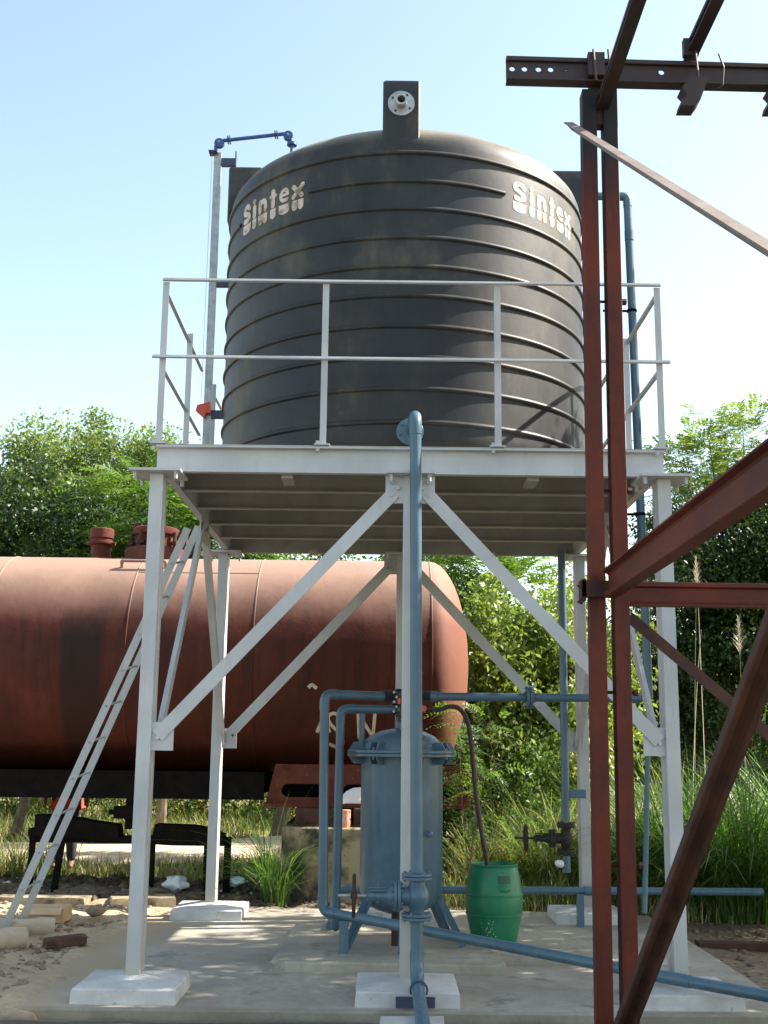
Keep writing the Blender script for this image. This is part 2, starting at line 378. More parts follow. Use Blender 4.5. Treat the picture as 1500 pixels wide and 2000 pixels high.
class MB:
    def __init__(self):
        self.v, self.f = [], []

    def add(self, vs_, fs):
        o = len(self.v)
        self.v += [tuple(p) for p in vs_]
        self.f += [tuple(i + o for i in q) for q in fs]
        return self

    def box(self, x0, x1, y0, y1, z0, z1, ch=0.0):
        if ch <= 0:
            return self.add([(x0, y0, z0), (x1, y0, z0), (x1, y1, z0), (x0, y1, z0), (x0, y0, z1), (x1, y0, z1), (x1, y1, z1), (x0, y1, z1)],
                            [(0, 3, 2, 1), (4, 5, 6, 7), (0, 1, 5, 4), (1, 2, 6, 5), (2, 3, 7, 6), (3, 0, 4, 7)])
        ring = lambda i, z: [(x0 + i + (0 if i else ch), y0 + i, z)] if False else None
        def loop(ins, z):
            a = ch
            X0, X1, Y0, Y1 = x0 + ins, x1 - ins, y0 + ins, y1 - ins
            return [(X0 + a, Y0, z), (X1 - a, Y0, z), (X1, Y0 + a, z), (X1, Y1 - a, z), (X1 - a, Y1, z), (X0 + a, Y1, z), (X0, Y1 - a, z), (X0, Y0 + a, z)]
        L = [loop(ch * 0.7, z0), loop(0, z0 + ch), loop(0, z1 - ch), loop(ch * 0.7, z1)]
        self.loft(L, True)
        return self

    def loft(self, loops, caps=True, closed=True):
        n = len(loops[0])
        o = []
        for l in loops:
            o += l
        fs = []
        for i in range(len(loops) - 1):
            for j in range(n if closed else n - 1):
                k = (j + 1) % n
                fs.append((i * n + j, i * n + k, (i + 1) * n + k, (i + 1) * n + j))
        if caps:
            fs.append(tuple(reversed(range(n))))
            b = (len(loops) - 1) * n
            fs.append(tuple(range(b, b + n)))
        return self.add(o, fs)

    def beam(self, p0, p1, prof, up=(0, 0, 1)):
        p0, p1, up = V(p0), V(p1), V(up)
        d = (p1 - p0).normalized()
        s = d.cross(up).normalized()
        u = s.cross(d).normalized()
        return self.loft([[tuple(p + s * a + u * b) for a, b in prof] for p in (p0, p1)], True)

    def tube(self, path, r, n=14, caps=True):
        path = [V(p) for p in path]
        loops = []
        t_prev = None
        nrm = None
        for i, p in enumerate(path):
            if i == 0:
                t = (path[1] - p).normalized()
            elif i == len(path) - 1:
                t = (p - path[i - 1]).normalized()
            else:
                t = ((path[i + 1] - p).normalized() + (p - path[i - 1]).normalized()).normalized()
            if nrm is None:
                a = Vector((0, 0, 1)) if abs(t.z) < 0.9 else Vector((1, 0, 0))
                nrm = t.cross(a).normalized()
            else:
                q = t_prev.rotation_difference(t)
                nrm = (q @ nrm).normalized()
            t_prev = t
            b = t.cross(nrm).normalized()
            rr = r[i] if isinstance(r, (list, tuple)) else r
            loops.append([tuple(p + (nrm * math.cos(2 * math.pi * k / n) + b * math.sin(2 * math.pi * k / n)) * rr) for k in range(n)])
        return self.loft(loops, caps)

    def lathe(self, prof, c=(0, 0, 0), axis=(0, 0, 1), n=32, a0=0.0, a1=2 * math.pi, caps=False):
        axis = V(axis).normalized()
        a = Vector((1, 0, 0)) if abs(axis.x) < 0.9 else Vector((0, 1, 0))
        e2 = axis.cross(a).normalized()
        e1 = e2.cross(axis).normalized()
        c = V(c)
        full = abs(a1 - a0 - 2 * math.pi) < 1e-6
        m = n if full else n + 1
        loops = []
        for k in range(m):
            t = a0 + (a1 - a0) * k / n
            dr = e1 * math.cos(t) + e2 * math.sin(t)
            loops.append([tuple(c + dr * r + axis * z) for r, z in prof])
        q = len(prof)
        vs_ = [p for l in loops for p in l]
        fs = []
        for k in range(n):
            k2 = (k + 1) % m
            for j in range(q - 1):
                fs.append((k * q + j, k2 * q + j, k2 * q + j + 1, k * q + j + 1))
        if caps and not full:
            fs.append(tuple(range(q)))
            fs.append(tuple(reversed(range((m - 1) * q, m * q))))
        return self.add(vs_, fs)

    def prism(self, poly, axis, t0, t1):
        # poly in the two other axes; axis: 0 x, 1 y, 2 z
        def mk(t):
            if axis == 1:
                return [(a, t, b) for a, b in poly]
            if axis == 0:
                return [(t, a, b) for a, b in poly]
            return [(a, b, t) for a, b in poly]
        return self.loft([mk(t0), mk(t1)], True)

    def build(self, name, mat, parent=None, smooth=35, bevel=0.0):
        me = bpy.data.meshes.new(name)
        off = ORIG.get(parent.name, V(0, 0, 0)) if parent else V(0, 0, 0)
        me.from_pydata([(p[0] - off.x, p[1] - off.y, p[2] - off.z) for p in self.v], [], self.f)
        bm = bmesh.new()
        bm.from_mesh(me)
        bmesh.ops.recalc_face_normals(bm, faces=bm.faces)
        bm.to_mesh(me)
        bm.free()
        if smooth:
            me.shade_smooth()
            me.set_sharp_from_angle(angle=math.radians(smooth))
        me.materials.append(M[mat])
        o = bpy.data.objects.new(name, me)
        COL.objects.link(o)
        if parent:
            o.parent = parent
            ORIG[o.name] = off
        if bevel:
            bv = o.modifiers.new('bevel', 'BEVEL')
            bv.width = bevel
            bv.segments = 2
            bv.limit_method = 'ANGLE'
        return o

def tag(o, label=None, cat=None, group=None, kind=None):
    if label: o['label'] = label
    if cat: o['category'] = cat
    if group: o['group'] = group
    if kind: o['kind'] = kind
    return o

def thing(name, label, cat, loc, group=None):
    o = bpy.data.objects.new(name, None)
    o.empty_display_size = 0.1
    o.location = loc
    COL.objects.link(o)
    ORIG[o.name] = V(loc)
    return tag(o, label, cat, group)

def inst(src, parent, loc, rot=None, name=None):
    """a linked copy of a small shared piece (bolt), placed in world coordinates under parent"""
    o = src.copy()
    COL.objects.link(o)
    o.parent = parent
    o.location = V(loc) - ORIG[parent.name]
    if rot is not None:
        o.rotation_euler = rot
    ORIG[o.name] = V(loc)
    return o

def mesh_np(name, verts, faces, mat, parent=None, var=None, smooth=False):
    """fast mesh from numpy: verts (N,3), faces (F,k)"""
    me = bpy.data.meshes.new(name)
    off = ORIG.get(parent.name, V(0, 0, 0)) if parent else V(0, 0, 0)
    verts = np.asarray(verts, dtype=np.float32) - np.array(off, dtype=np.float32)
    faces = np.asarray(faces, dtype=np.int32)
    F, k = faces.shape
    me.vertices.add(len(verts))
    me.vertices.foreach_set('co', verts.ravel())
    me.loops.add(F * k)
    me.loops.foreach_set('vertex_index', faces.ravel())
    me.polygons.add(F)
    me.polygons.foreach_set('loop_start', np.arange(0, F * k, k, dtype=np.int32))
    me.update(calc_edges=True)
    if var is not None:
        at = me.attributes.new('var', 'FLOAT', 'FACE')
        at.data.foreach_set('value', np.asarray(var, dtype=np.float32))
    if smooth:
        me.shade_smooth()
    me.materials.append(M[mat])
    o = bpy.data.objects.new(name, me)
    COL.objects.link(o)
    if parent:
        o.parent = parent
        ORIG[o.name] = off
    return o

def bend(pts, r, seg=6):
    """round the inner corners of a polyline with radius r"""
    pts = [V(p) for p in pts]
    out = [pts[0]]
    for i in range(1, len(pts) - 1):
        a, b, c = pts[i - 1], pts[i], pts[i + 1]
        d1, d2 = (a - b).normalized(), (c - b).normalized()
        ang = d1.angle(d2)
        t = min(r / math.tan(ang / 2), (a - b).length * 0.49, (c - b).length * 0.49)
        s, e = b + d1 * t, b + d2 * t
        for k in range(seg + 1):
            u = k / seg
            out.append(s * (1 - u) ** 2 + b * (2 * u * (1 - u)) + e * u * u)
    out.append(pts[-1])
    return out

def rect(w, h):
    return [(-w / 2, -h / 2), (w / 2, -h / 2), (w / 2, h / 2), (-w / 2, h / 2)]

def angle_prof(w, h, t):      # L section, corner at origin
    return [(0, 0), (w, 0), (w, t), (t, t), (t, h), (0, h)]

def chan_prof(w, h, t):       # C section, web on u=0, toes at u=w, centred in v
    return [(0, -h / 2), (w, -h / 2), (w, -h / 2 + t), (t, -h / 2 + t), (t, h / 2 - t), (w, h / 2 - t), (w, h / 2), (0, h / 2)]

def rail_prof(h, foot, head, web):   # old railway rail: foot at v=0
    f2, h2, w2 = foot / 2, head / 2, web / 2
    return [(-f2, 0), (f2, 0), (f2, 0.008), (w2 + 0.006, 0.02), (w2, 0.03), (w2, h - 0.034), (h2, h - 0.026), (h2, h - 0.006), (h2 - 0.006, h),
            (-h2 + 0.006, h), (-h2, h - 0.006), (-h2, h - 0.026), (-w2, h - 0.034), (-w2, 0.03), (-w2 - 0.006, 0.02), (-f2, 0.008)]

def fill_holes(name, outer, holes, thick, to_world, mat, parent):
    """flat plate with real holes: 2D outline + hole outlines, extruded by thick; to_world maps (u, v, w)"""
    cu = bpy.data.curves.new('outline', 'CURVE')
    cu.dimensions = '2D'
    cu.fill_mode = 'BOTH'
    cu.extrude = thick / 2
    for pl in [outer] + holes:
        sp = cu.splines.new('POLY')
        sp.points.add(len(pl) - 1)
        for p, q in zip(sp.points, pl):
            p.co = (q[0], q[1], 0, 1)
        sp.use_cyclic_u = True
    tmp = bpy.data.objects.new('outline', cu)
    COL.objects.link(tmp)
    me0 = tmp.to_mesh()
    mb = MB()
    mb.add([to_world(*v.co) for v in me0.vertices], [tuple(p.vertices) for p in me0.polygons])
    tmp.to_mesh_clear()
    bpy.data.objects.remove(tmp)
    bpy.data.curves.remove(cu)
    return mb.build(name, mat, parent)

def circ(cx, cy, r, n=12, sx=1.0):
    return [(cx + r * sx * math.cos(2 * math.pi * k / n), cy + r * math.sin(2 * math.pi * k / n)) for k in range(n)]

def smooth_path(p, n=5):
    p = [V(q) for q in p]
    out = []
    for i in range(len(p) - 1):
        a, b, c, d = p[max(i - 1, 0)], p[i], p[i + 1], p[min(i + 2, len(p) - 1)]
        for k in range(n):
            t = k / n
            out.append(0.5 * ((2 * b) + (c - a) * t + (2 * a - 5 * b + 4 * c - d) * t * t + (3 * b - a - 3 * c + d) * t ** 3))
    out.append(p[-1])
    return out

# shared bolt: hex head, pointing along -Y from its base
def make_bolt(name, r, h, mat):
    mb = MB()
    mb.lathe([(r * 1.25, 0), (r * 1.25, h * 0.25), (r, h * 0.25), (r, h), (0.0001, h)], axis=(0, -1, 0), n=6)
    o = mb.build(name, mat)
    me = o.data
    bpy.data.objects.remove(o)
    return me
BOLT = make_bolt('bolt', 0.014, 0.02, 'white_paint')
BOLT_LONG = make_bolt('bolt', 0.013, 0.05, 'white_paint')
BOLT_BLUE = make_bolt('bolt', 0.010, 0.022, 'blue_paint')
BOLT_GALV = make_bolt('bolt', 0.009, 0.02, 'galv')
BOLT_RUST = make_bolt('bolt', 0.012, 0.022, 'rust_brown')

def bolt(me, parent, loc, rot=(0, 0, 0)):
    o = bpy.data.objects.new('bolt', me)
    COL.objects.link(o)
    o.parent = parent
    o.location = V(loc) - ORIG[parent.name]
    o.rotation_euler = rot
    return o
DOWN = (math.pi / 2, 0, 0)      # head points down
UP = (-math.pi / 2, 0, 0)
LEFT = (0, 0, -math.pi / 2)     # head towards -X
RIGHT = (0, 0, math.pi / 2)
BACK = (0, 0, math.pi)

# ------------------------------------------------------------------ the ground, road, slab
def gh(x, y):
    n1 = noise.noise((x * 0.9, y * 0.9, 0.3))
    n2 = noise.noise((x * 3.1, y * 3.1, 2.0))
    h = -0.07 + 0.03 * n1 + 0.015 * n2
    if x < -2.2 and y < 6:                       # the sand beside the slab
        k = min(1, (-2.2 - x) / 0.3) * max(0, min(1, (y + 1.5) / 1.5))
        h += k * (0.05 + 0.06 * n1 + 0.045 * noise.noise((x * 4.5, y * 4.5, 5)) + 0.018 * noise.noise((x * 13, y * 13, 6)))
        h += 0.16 * math.exp(-((x + 2.85) / 0.55) ** 2 - ((y - 3.35) / 0.33) ** 2) + 0.08 * math.exp(-((x + 2.75) / 0.3) ** 2 - ((y - 2.55) / 0.22) ** 2)
        h += 0.10 * math.exp(-((x + 3.05) / 0.3) ** 2 - ((y - 0.35) / 0.3) ** 2)
    if 4.2 < y < 6.8 and x < 2:                  # churned mud under the wagon
        h += 0.05 * noise.noise((x * 4, y * 4, 9)) + 0.04
    if x > 2.3 and y < 8:
        h -= 0.05 * min(1, (x - 2.3))
    if 7.5 < y < 12.5:
        h = h * 0.3 - 0.02
    if y > 13:
        h += min(1.2, (y - 13) * 0.04)
    if -2.47 < x < 2.42 and -0.5 < y < 4.1:
        h = -0.13
        if x < -2.2 and y < 3.5:
            h = max(h, 0.022 - (x + 2.47) * 0.22 + 0.02 * n1 + 0.035 * n2)
    elif x < -2.40 and -0.5 < y < 3.5:
        h = max(h, 0.022 + 0.02 * n1 + 0.035 * n2 + (x + 2.47) * 0.2)
    if y < -0.5:
        h = -0.045 + 0.02 * n2
    return h

def axis_pts(lo, hi, a, b, fine, growth=1.18):
    pts = list(np.arange(a, b + 1e-6, fine))
    s = fine
    x = b
    while x < hi:
        s *= growth
        x += s
        pts.append(x)
    s = fine
    x = a
    while x > lo:
        s *= growth
        x -= s
        pts.insert(0, x)
    return pts
gx = axis_pts(-300, 300, -5.5, 4.6, 0.065)
gy = axis_pts(-60, 500, -1.6, 8.0, 0.065)
gv = [(x, y, gh(x, y)) for y in gy for x in gx]
nx = len(gx)
gi = np.arange((len(gy) - 1) * nx).reshape(-1, nx)[:, :-1].ravel()
gf = np.stack([gi, gi + 1, gi + 1 + nx, gi + nx], 1)
ground = mesh_np('ground', gv, gf, 'ground', smooth=True)
tag(ground, kind='structure')

mb = MB()
xs = np.linspace(-40, 1.0, 60)
lo = [(x, 8.3 + 0.25 * math.sin(x * 0.7) + max(0, x + 3.4) * 0.9) for x in xs]
hi_ = [(x, 11.5 + 0.25 * math.sin(x * 0.5 + 1) + max(0, x + 3.6) * 1.1) for x in xs]
rv, rf = [], []
for i in range(len(xs)):
    for k in range(7):
        t = k / 6
        y = lo[i][1] * (1 - t) + hi_[i][1] * t
        rv.append((xs[i], y, 0.03 - (0.12 if k in (0, 6) else 0.0)))
for i in range(len(xs) - 1):
    for k in range(6):
        a = i * 7 + k
        rf.append((a, a + 7, a + 8, a + 1))
tag(mesh_np('road', rv, rf, 'road', smooth=True), kind='structure')

mb = MB()
sl = [(-2.46, -0.47), (2.40, -0.45), (2.42, 1.6), (2.40, 3.80), (1.2, 4.02), (-0.3, 4.06), (-1.5, 3.98), (-2.46, 3.30)]
mb.prism(sl, 2, -0.14, 0.0)
slab = mb.build('concrete_slab', 'slab', bevel=0.012)
tag(slab, kind='structure')

def jitter_block(mb, poly, z0, z1, amp=0.012, n=10, seedz=0.0):
    """a cast block with slightly ragged edges"""
    pts = []
    for i in range(len(poly)):
        a, b = V((*poly[i], 0)), V((*poly[(i + 1) % len(poly)], 0))
        for k in range(n):
            p = a.lerp(b, k / n)
            j = noise.noise((p.x * 7, p.y * 7, seedz)) * amp
            pts.append((p.x + j, p.y + j * 0.7))
    cx = sum(p[0] for p in pts) / len(pts)
    cy = sum(p[1] for p in pts) / len(pts)
    L = []
    for z, s in ((z0, 1.008), (z1 - 0.015, 1.0), (z1, 0.985)):
        L.append([(cx + (x - cx) * s, cy + (y - cy) * s, z + (noise.noise((x * 9, y * 9, 3)) * 0.005 if z > z0 else 0)) for x, y in pts])
    mb.loft(L, True)
    return mb

mb = MB()
jitter_block(mb, [(-0.96, 0.78), (0.72, 0.74), (0.72, 2.55), (-0.90, 2.58)], 0.0, 0.068)
tag(mb.build('plinth', 'slab', smooth=30), 'low square concrete plinth under the blue filter vessel with a ragged front edge', 'concrete plinth')
mb = MB()
jitter_block(mb, [(0.70, 1.12), (1.30, 1.15), (1.34, 2.35), (0.70, 2.40)], 0.0, 0.052, seedz=4)
tag(mb.build('plinth', 'slab', smooth=30), 'small low concrete pad under the green plastic barrel', 'concrete pad')

# ------------------------------------------------------------------ white pedestals
A, D = 1.75, 3.5
LEGS = [(-A, 0), (0, 0), (A, 0), (-A, D), (0, D), (A, D)]
PED_L = ['white concrete pedestal under the front left leg, nearest the sand', 'white concrete pedestal under the front middle leg, behind the pipe clamp',
         'white concrete pedestal under the front right leg, behind the rust-red columns', 'white concrete pedestal under the rear left leg, near the ladder',
         'white concrete pedestal under the rear middle leg, behind the filter vessel', 'white concrete pedestal under the rear right leg, near the handwheel valve']
for (x, y), lab in zip(LEGS, PED_L):
    mb = MB()
    w = 0.325
    yc = y - 0.03
    L = []
    for z, s in ((0.0, 1.0), (0.082, 0.985), (0.09, 0.965), (0.125, 0.22)):
        loop = []
        for k in range(4):
            ax, ay = [(-1, -1), (1, -1), (1, 1), (-1, 1)][k]
            bx, by = [(-1, -1), (1, -1), (1, 1), (-1, 1)][(k + 1) % 4]
            for q in range(6):
                t = q / 6
                px = x + w * s * (ax * (1 - t) + bx * t)
                py = yc + w * s * (ay * (1 - t) + by * t)
                j = 0.006 * noise.noise((px * 8, py * 8, z * 5))
                loop.append((px + j, py + j, z + j * 0.4))
        L.append(loop)
    mb.loft(L, True)
    tag(mb.build('pedestal', 'white_concrete', smooth=25), lab, 'pedestal', 'white concrete pedestals under the tower legs')

# ------------------------------------------------------------------ the steel stand
ZT = 3.405
stand = thing('tank_stand', 'white painted steel stand of six legs and braces carrying the black tank', 'steel tower', (0, 1.75, 0.1))
g_, w_, d_ = 0.013, 0.046, 0.085
leg_prof = [(-w_, -d_), (w_, -d_), (w_, -0.014), (w_ - g_, -0.012), (w_ - g_, 0.012), (w_, 0.014), (w_, d_), (-w_, d_), (-w_, 0.014), (-w_ + g_, 0.012), (-w_ + g_, -0.012), (-w_, -0.014)]
for x, y in LEGS:
    mb = MB()
    z0 = 0.108
    mb.loft([[(x + a, y + b, z) for a, b in leg_prof] for z in (z0, ZT)], True)
    mb.build('leg', 'white_paint', stand, bevel=0.004)
    mb = MB()
    wx = 0.175 if x else 0.165
    mb.box(x - wx, x + wx, y - 0.17, y + 0.17, ZT, ZT + 0.018)
    cp = mb.build('cap_plate', 'white_paint', stand)
    for sx in (-1, 1):
        for sy in (-1, 1):
            bolt(BOLT_LONG, cp, (x + sx * (wx - 0.035), y + sy * 0.13, ZT), DOWN)
ZB0, ZB1 = 3.425, 3.612
# edge beams (channels)
for y, s in ((-0.05, -1), (D + 0.05, 1)):
    mb = MB()
    pr = [(a * s, b) for a, b in chan_prof(0.06, ZB1 - ZB0, 0.011)]
    zc = (ZB0 + ZB1) / 2
    yb = y + (0.06 if s < 0 else -0.06)
    mb.loft([[(x, yb + a, zc + b) for a, b in pr] for x in (-A - 0.02, A + 0.02)], True)
    mb.build('edge_beam', 'white_paint' if s < 0 else 'grey_primer', stand)
for s in (-1, 1):
    mb = MB()
    pr = [(a * s, b) for a, b in chan_prof(0.055, ZB1 - ZB0 - 0.004, 0.011)]
    xb = s * (A - 0.06)
    mb.loft([[(xb + a, y, zc + b) for a, b in pr] for y in (0.015, D - 0.015)], True)
    mb.build('edge_beam', 'white_paint', stand)
for y in (0.70, 1.38, 2.08, 2.78):
    mb = MB()
    pr = [(-a, b) for a, b in chan_prof(0.06, 0.168, 0.010)]
    mb.loft([[(x, y + a, 3.520 + b) for a, b in pr] for x in (-A + 0.065, A - 0.065)], True)
    mb.build('deck_beam', 'grey_primer', stand)
for x in (-0.86, 0.86):
    for ya in (0.02, D - 0.28):
        mb = MB()
        mb.prism([(ya, 3.40), (ya + 0.24, 3.40), (ya + 0.26, 3.43), (ya, 3.43)], 0, x - 0.04, x + 0.04)
        mb.build('splice_plate', 'grey_primer', stand)
mb = MB()
mb.box(-A - 0.03, A + 0.03, -0.045, D + 0.045, 3.614, 3.622)
mb.build('deck_plate', 'grey_primer', stand)

def gusset(cx, cz, w, h, y, bolts_):
    mb = MB()
    mb.box(cx - w / 2, cx + w / 2, y - 0.006, y + 0.006, cz - h / 2, cz + h / 2)
    g = mb.build('gusset_plate', 'white_paint', stand)
    for bx, bz in bolts_:
        bolt(BOLT, g, (bx, y - 0.006, bz))
    return g
LEGZ = 1.62
for y, yy in ((0, -0.05), (D, D - 0.06)):
    for s in (-1, 1):
        gusset(s * (A - 0.118), LEGZ, 0.145, 0.185, yy, [(s * (A - 0.155), LEGZ + 0.03), (s * (A - 0.085), LEGZ - 0.01)])
        gusset(s * 0.108, 3.31, 0.125, 0.19, yy, [(s * 0.13, 3.27), (s * 0.085, 3.32), (s * 0.125, 3.36)])
        mb = MB()
        p0 = (s * (A - 0.085), yy - 0.013 if y == 0 else yy - 0.02, LEGZ + 0.0)
        p1 = (s * 0.115, p0[1], 3.285)
        if y == 0:
            mb.beam(p0, p1, rect(0.012, 0.09), (0, 0, 1))
            mb.beam((p0[0], p0[1] + 0.03, p0[2] - 0.04 + 0.1), (p1[0], p1[1] + 0.03, p1[2] - 0.04), rect(0.05, 0.008), (0, 0, 1))
        else:
            mb.beam(p0, p1, [(a * 1.0 - 0.006, b - 0.045) for a, b in angle_prof(0.07, 0.09, 0.009)] if s > 0 else [(-a + 0.006, b - 0.045) for a, b in angle_prof(0.07, 0.09, 0.009)], (0, 0, 1))
        mb.build('brace', 'white_paint', stand)
for s in (-1, 1):
    for yl, sy in ((0, 1), (D, -1)):
        xg = s * (A - 0.055)
        mb = MB()
        mb.box(xg - 0.006, xg + 0.006, *sorted((yl + sy * 0.07, yl + sy * 0.20)), LEGZ - 0.09, LEGZ + 0.09)
        g = mb.build('gusset_plate', 'white_paint', stand)
        for k in (0, 1):
            bolt(BOLT, g, (xg - s * 0.006, yl + sy * (0.12 + 0.05 * k), LEGZ - 0.02 + 0.05 * k), LEFT if s > 0 else RIGHT)
        mb = MB()
        p0 = (s * (A - 0.075), yl + sy * 0.07, LEGZ - 0.03)
        p1 = (s * (A - 0.075), D / 2 - sy * 0.10, 3.36)
        sg = 1 if s * sy > 0 else -1
        mb.beam(p0, p1, [((a - 0.006) * sg, b - 0.045) for a, b in angle_prof(0.055, 0.09, 0.008)], (0, 0, 1))
        mb.build('brace', 'white_paint', stand)
    mb = MB()
    mb.box(s * (A - 0.062) - 0.006, s * (A - 0.062) + 0.006, D / 2 - 0.22, D / 2 + 0.22, 3.22, 3.425)
    mb.build('gusset_plate', 'white_paint', stand)

# ------------------------------------------------------------------ railing
rail = thing('railing', 'thin white steel railing with two rails around the tank deck', 'railing', (0, 1.75, 3.62))
ZR, ZM = 4.812, 4.238
XR = A + 0.005
def post(x, y, sx, top=ZR):
    mb = MB()
    pr = [(a * sx - 0.022 * sx, b - 0.02) for a, b in angle_prof(0.045, 0.045, 0.006)]
    mb.loft([[(x + a, y + b, z) for a, b in pr] for z in (3.634, top)], True)
    p = mb.build('post', 'white_paint', rail)
    mb = MB()
    mb.box(x - 0.06, x + 0.05, y - 0.03, y + 0.06, 3.624, 3.634)
    f = mb.build('foot_plate', 'white_paint', p)
    bolt(BOLT, f, (x - 0.035, y - 0.015, 3.634), UP)
    bolt(BOLT, f, (x - 0.035, y - 0.015, 3.60), DOWN)
for x, sx in ((-XR, 1), (-0.612, 1), (0.612, 1), (XR, -1)):
    post(x, -0.03, sx)
    post(x, D + 0.02, sx)
for s in (-1, 1):
    for y in (1.05, 2.30):
        if s < 0 and y > 2:
            post(-XR, 2.42, 1)
        else:
            post(s * XR, y, -s)
def rbar(p0, p1, w=0.026, h=0.026):
    mb = MB()
    mb.beam(p0, p1, angle_prof(w, h, 0.006))
    mb.build('rail', 'white_paint', rail)
for z, ex in ((ZR, 0.02), (ZM, 0.07)):
    rbar((-XR - ex, -0.062, z), (XR + ex, -0.062, z - 0.0), 0.03)
    rbar((-XR - ex, D + 0.062, z), (XR + ex, D + 0.062, z), 0.03)
    for s in (-1, 1):
        if s < 0:
            rbar((s * XR - 0.02, -0.03, z - 0.06), (s * XR - 0.02, 1.75, z - 0.09))
            rbar((s * XR - 0.02, 2.40, z - 0.09), (s * XR - 0.02, D + 0.03, z - 0.06))
        else:
            rbar((s * XR, -0.03, z - 0.045), (s * XR, D + 0.03, z - 0.045))

# ------------------------------------------------------------------ the water tank
TX, TY, TR = -0.02, 1.75, 1.53
tank = thing('water_tank', 'big black ribbed plastic water tank with worn white lettering on the deck', 'water tank', (TX, TY, 3.622))
mb = MB()
prof = [(0.001, 3.623), (TR - 0.02, 3.623), (TR, 3.645)] + [(TR, z) for z in np.linspace(3.8, 6.04, 12)] + \
       [(1.522, 6.09), (1.505, 6.135), (1.47, 6.18), (1.40, 6.235), (1.30, 6.30), (1.15, 6.385), (0.95, 6.475), (0.70, 6.555), (0.4, 6.615), (0.001, 6.635)]
mb.lathe(prof, (TX, TY, 0), n=120)
body = mb.build('body', 'tank', tank, smooth=50)
RIBZ = [5.982, 5.752, 5.529, 5.299, 5.070, 4.839, 4.602, 4.364, 4.123, 3.872]
rp = [(TR - 0.004, -0.020), (TR + 0.012, -0.015), (TR + 0.017, -0.008), (TR + 0.017, 0.004), (TR + 0.009, 0.014), (TR - 0.004, 0.024)]
def arc(z, a0, a1, full=False):
    # angles measured from the front (-Y) towards +X
    mb = MB()
    mb.lathe([(r, zz + z) for r, zz in rp], (TX, TY, 0), (0, 0, 1), 140 if full else 44, a0, a1, caps=not full)
    return mb.build('rib', 'tank', tank, smooth=50)
def lathe_ang(deg):
    # lathe's e1/e2 frame for axis z: e2 = z x X = Y, e1 = Y x z = X ; angle t from +X to +Y
    return math.radians(deg - 90)
for i, z in enumerate(RIBZ):
    if i == 1:
        arc(z, lathe_ang(-30), lathe_ang(29))
        arc(z, lathe_ang(62.5), lathe_ang(297.5))
    else:
        arc(z, 0, 2 * math.pi, True)
# roof lugs
def lug(cx, cy, w, d, z0, z1):
    mb = MB()
    mb.box(cx - w / 2, cx + w / 2, cy - d / 2, cy + d / 2, z0, z1, 0.012)
    return mb.build('lifting_lug', 'lug', tank)
fl = lug(-0.08, 0.40, 0.285, 0.33, 6.02, 6.592)
lug(-1.425, 1.72, 0.30, 0.285, 6.03, 6.55)
lug(1.40, 1.72, 0.30, 0.285, 6.03, 6.55)
lug(-0.02, 3.06, 0.285, 0.33, 6.05, 6.665)
mb = MB()
fz = 6.392
mb.lathe([(0.030, -0.06), (0.046, -0.06), (0.046, 0.0), (0.102, 0.0), (0.102, 0.022), (0.030, 0.022), (0.030, -0.06)], (-0.083, 0.222, fz), (0, 1, 0), 36)
nf = mb.build('inlet_flange', 'galv', tank)
for k in range(4):
    a = math.pi / 4 + k * math.pi / 2 + 0.2
    mb = MB()
    mb.lathe([(0.0001, -0.002), (0.010, -0.002), (0.010, 0.01)], (-0.083 + 0.078 * math.cos(a), 0.222, fz + 0.078 * math.sin(a)), (0, 1, 0), 10)
    mb.build('bolt_hole', 'black_plastic', nf)
mb = MB()
mb.lathe([(0.0001, 0.01), (0.0305, 0.01)], (-0.083, 0.222, fz), (0, 1, 0), 18)
mb.build('flange_bore', 'black_plastic', nf)
for x in (-1.13, 1.16):
    mb = MB()
    yb = TY - math.sqrt(TR ** 2 - (x - TX) ** 2)
    mb.box(x - 0.035, x + 0.035, yb - 0.05, yb + 0.04, 3.623, 3.70)
    mb.build('hold_down_clip', 'navy_steel', tank)

# lettering: words wrapped round the wall, with the solid drop block below each letter
def wrap(mb_pts, ang_c, zc):
    out = []
    for u, v, w in mb_pts:
        a = math.radians(ang_c) + u / TR
        r = TR + 0.0016 + w
        out.append((TX + r * math.sin(a), TY - r * math.cos(a), zc + v))
    return out
LET_W = 0.775
GLYPH = {
    'S': (0.140, [([(.116, .098), (.090, .122), (.050, .122), (.024, .098), (.034, .072), (.070, .058), (.106, .040), (.112, .014), (.080, .000), (.030, .004)], .044)], [(0.0, 0.140)]),
    'i': (0.062, [([(.031, .0), (.031, .074)], .052), ([(.027, .121), (.035, .121)], .046)], [(0.0, 0.062)]),
    'n': (0.122, [([(.024, .0), (.024, .082)], .044), ([(.024, .058), (.050, .080), (.080, .076), (.097, .050), (.098, .0)], .042)], [(0.0, 0.058), (0.064, 0.058)]),
    't': (0.084, [([(.042, .0), (.042, .116)], .048), ([(.012, .078), (.076, .078)], .030)], [(0.010, 0.066)]),
    'e': (0.112, [([(.030, .050), (.098, .050)], .024), ([(.094, .056), (.082, .084), (.056, .092), (.026, .074), (.018, .040), (.042, .006), (.094, .006)], .030)], [(0.0, 0.112)]),
    'x': (0.114, [([(.014, .086), (.098, .0)], .038), ([(.104, .092), (.014, .0)], .038)], [(0.0, 0.053), (0.060, 0.053)])}
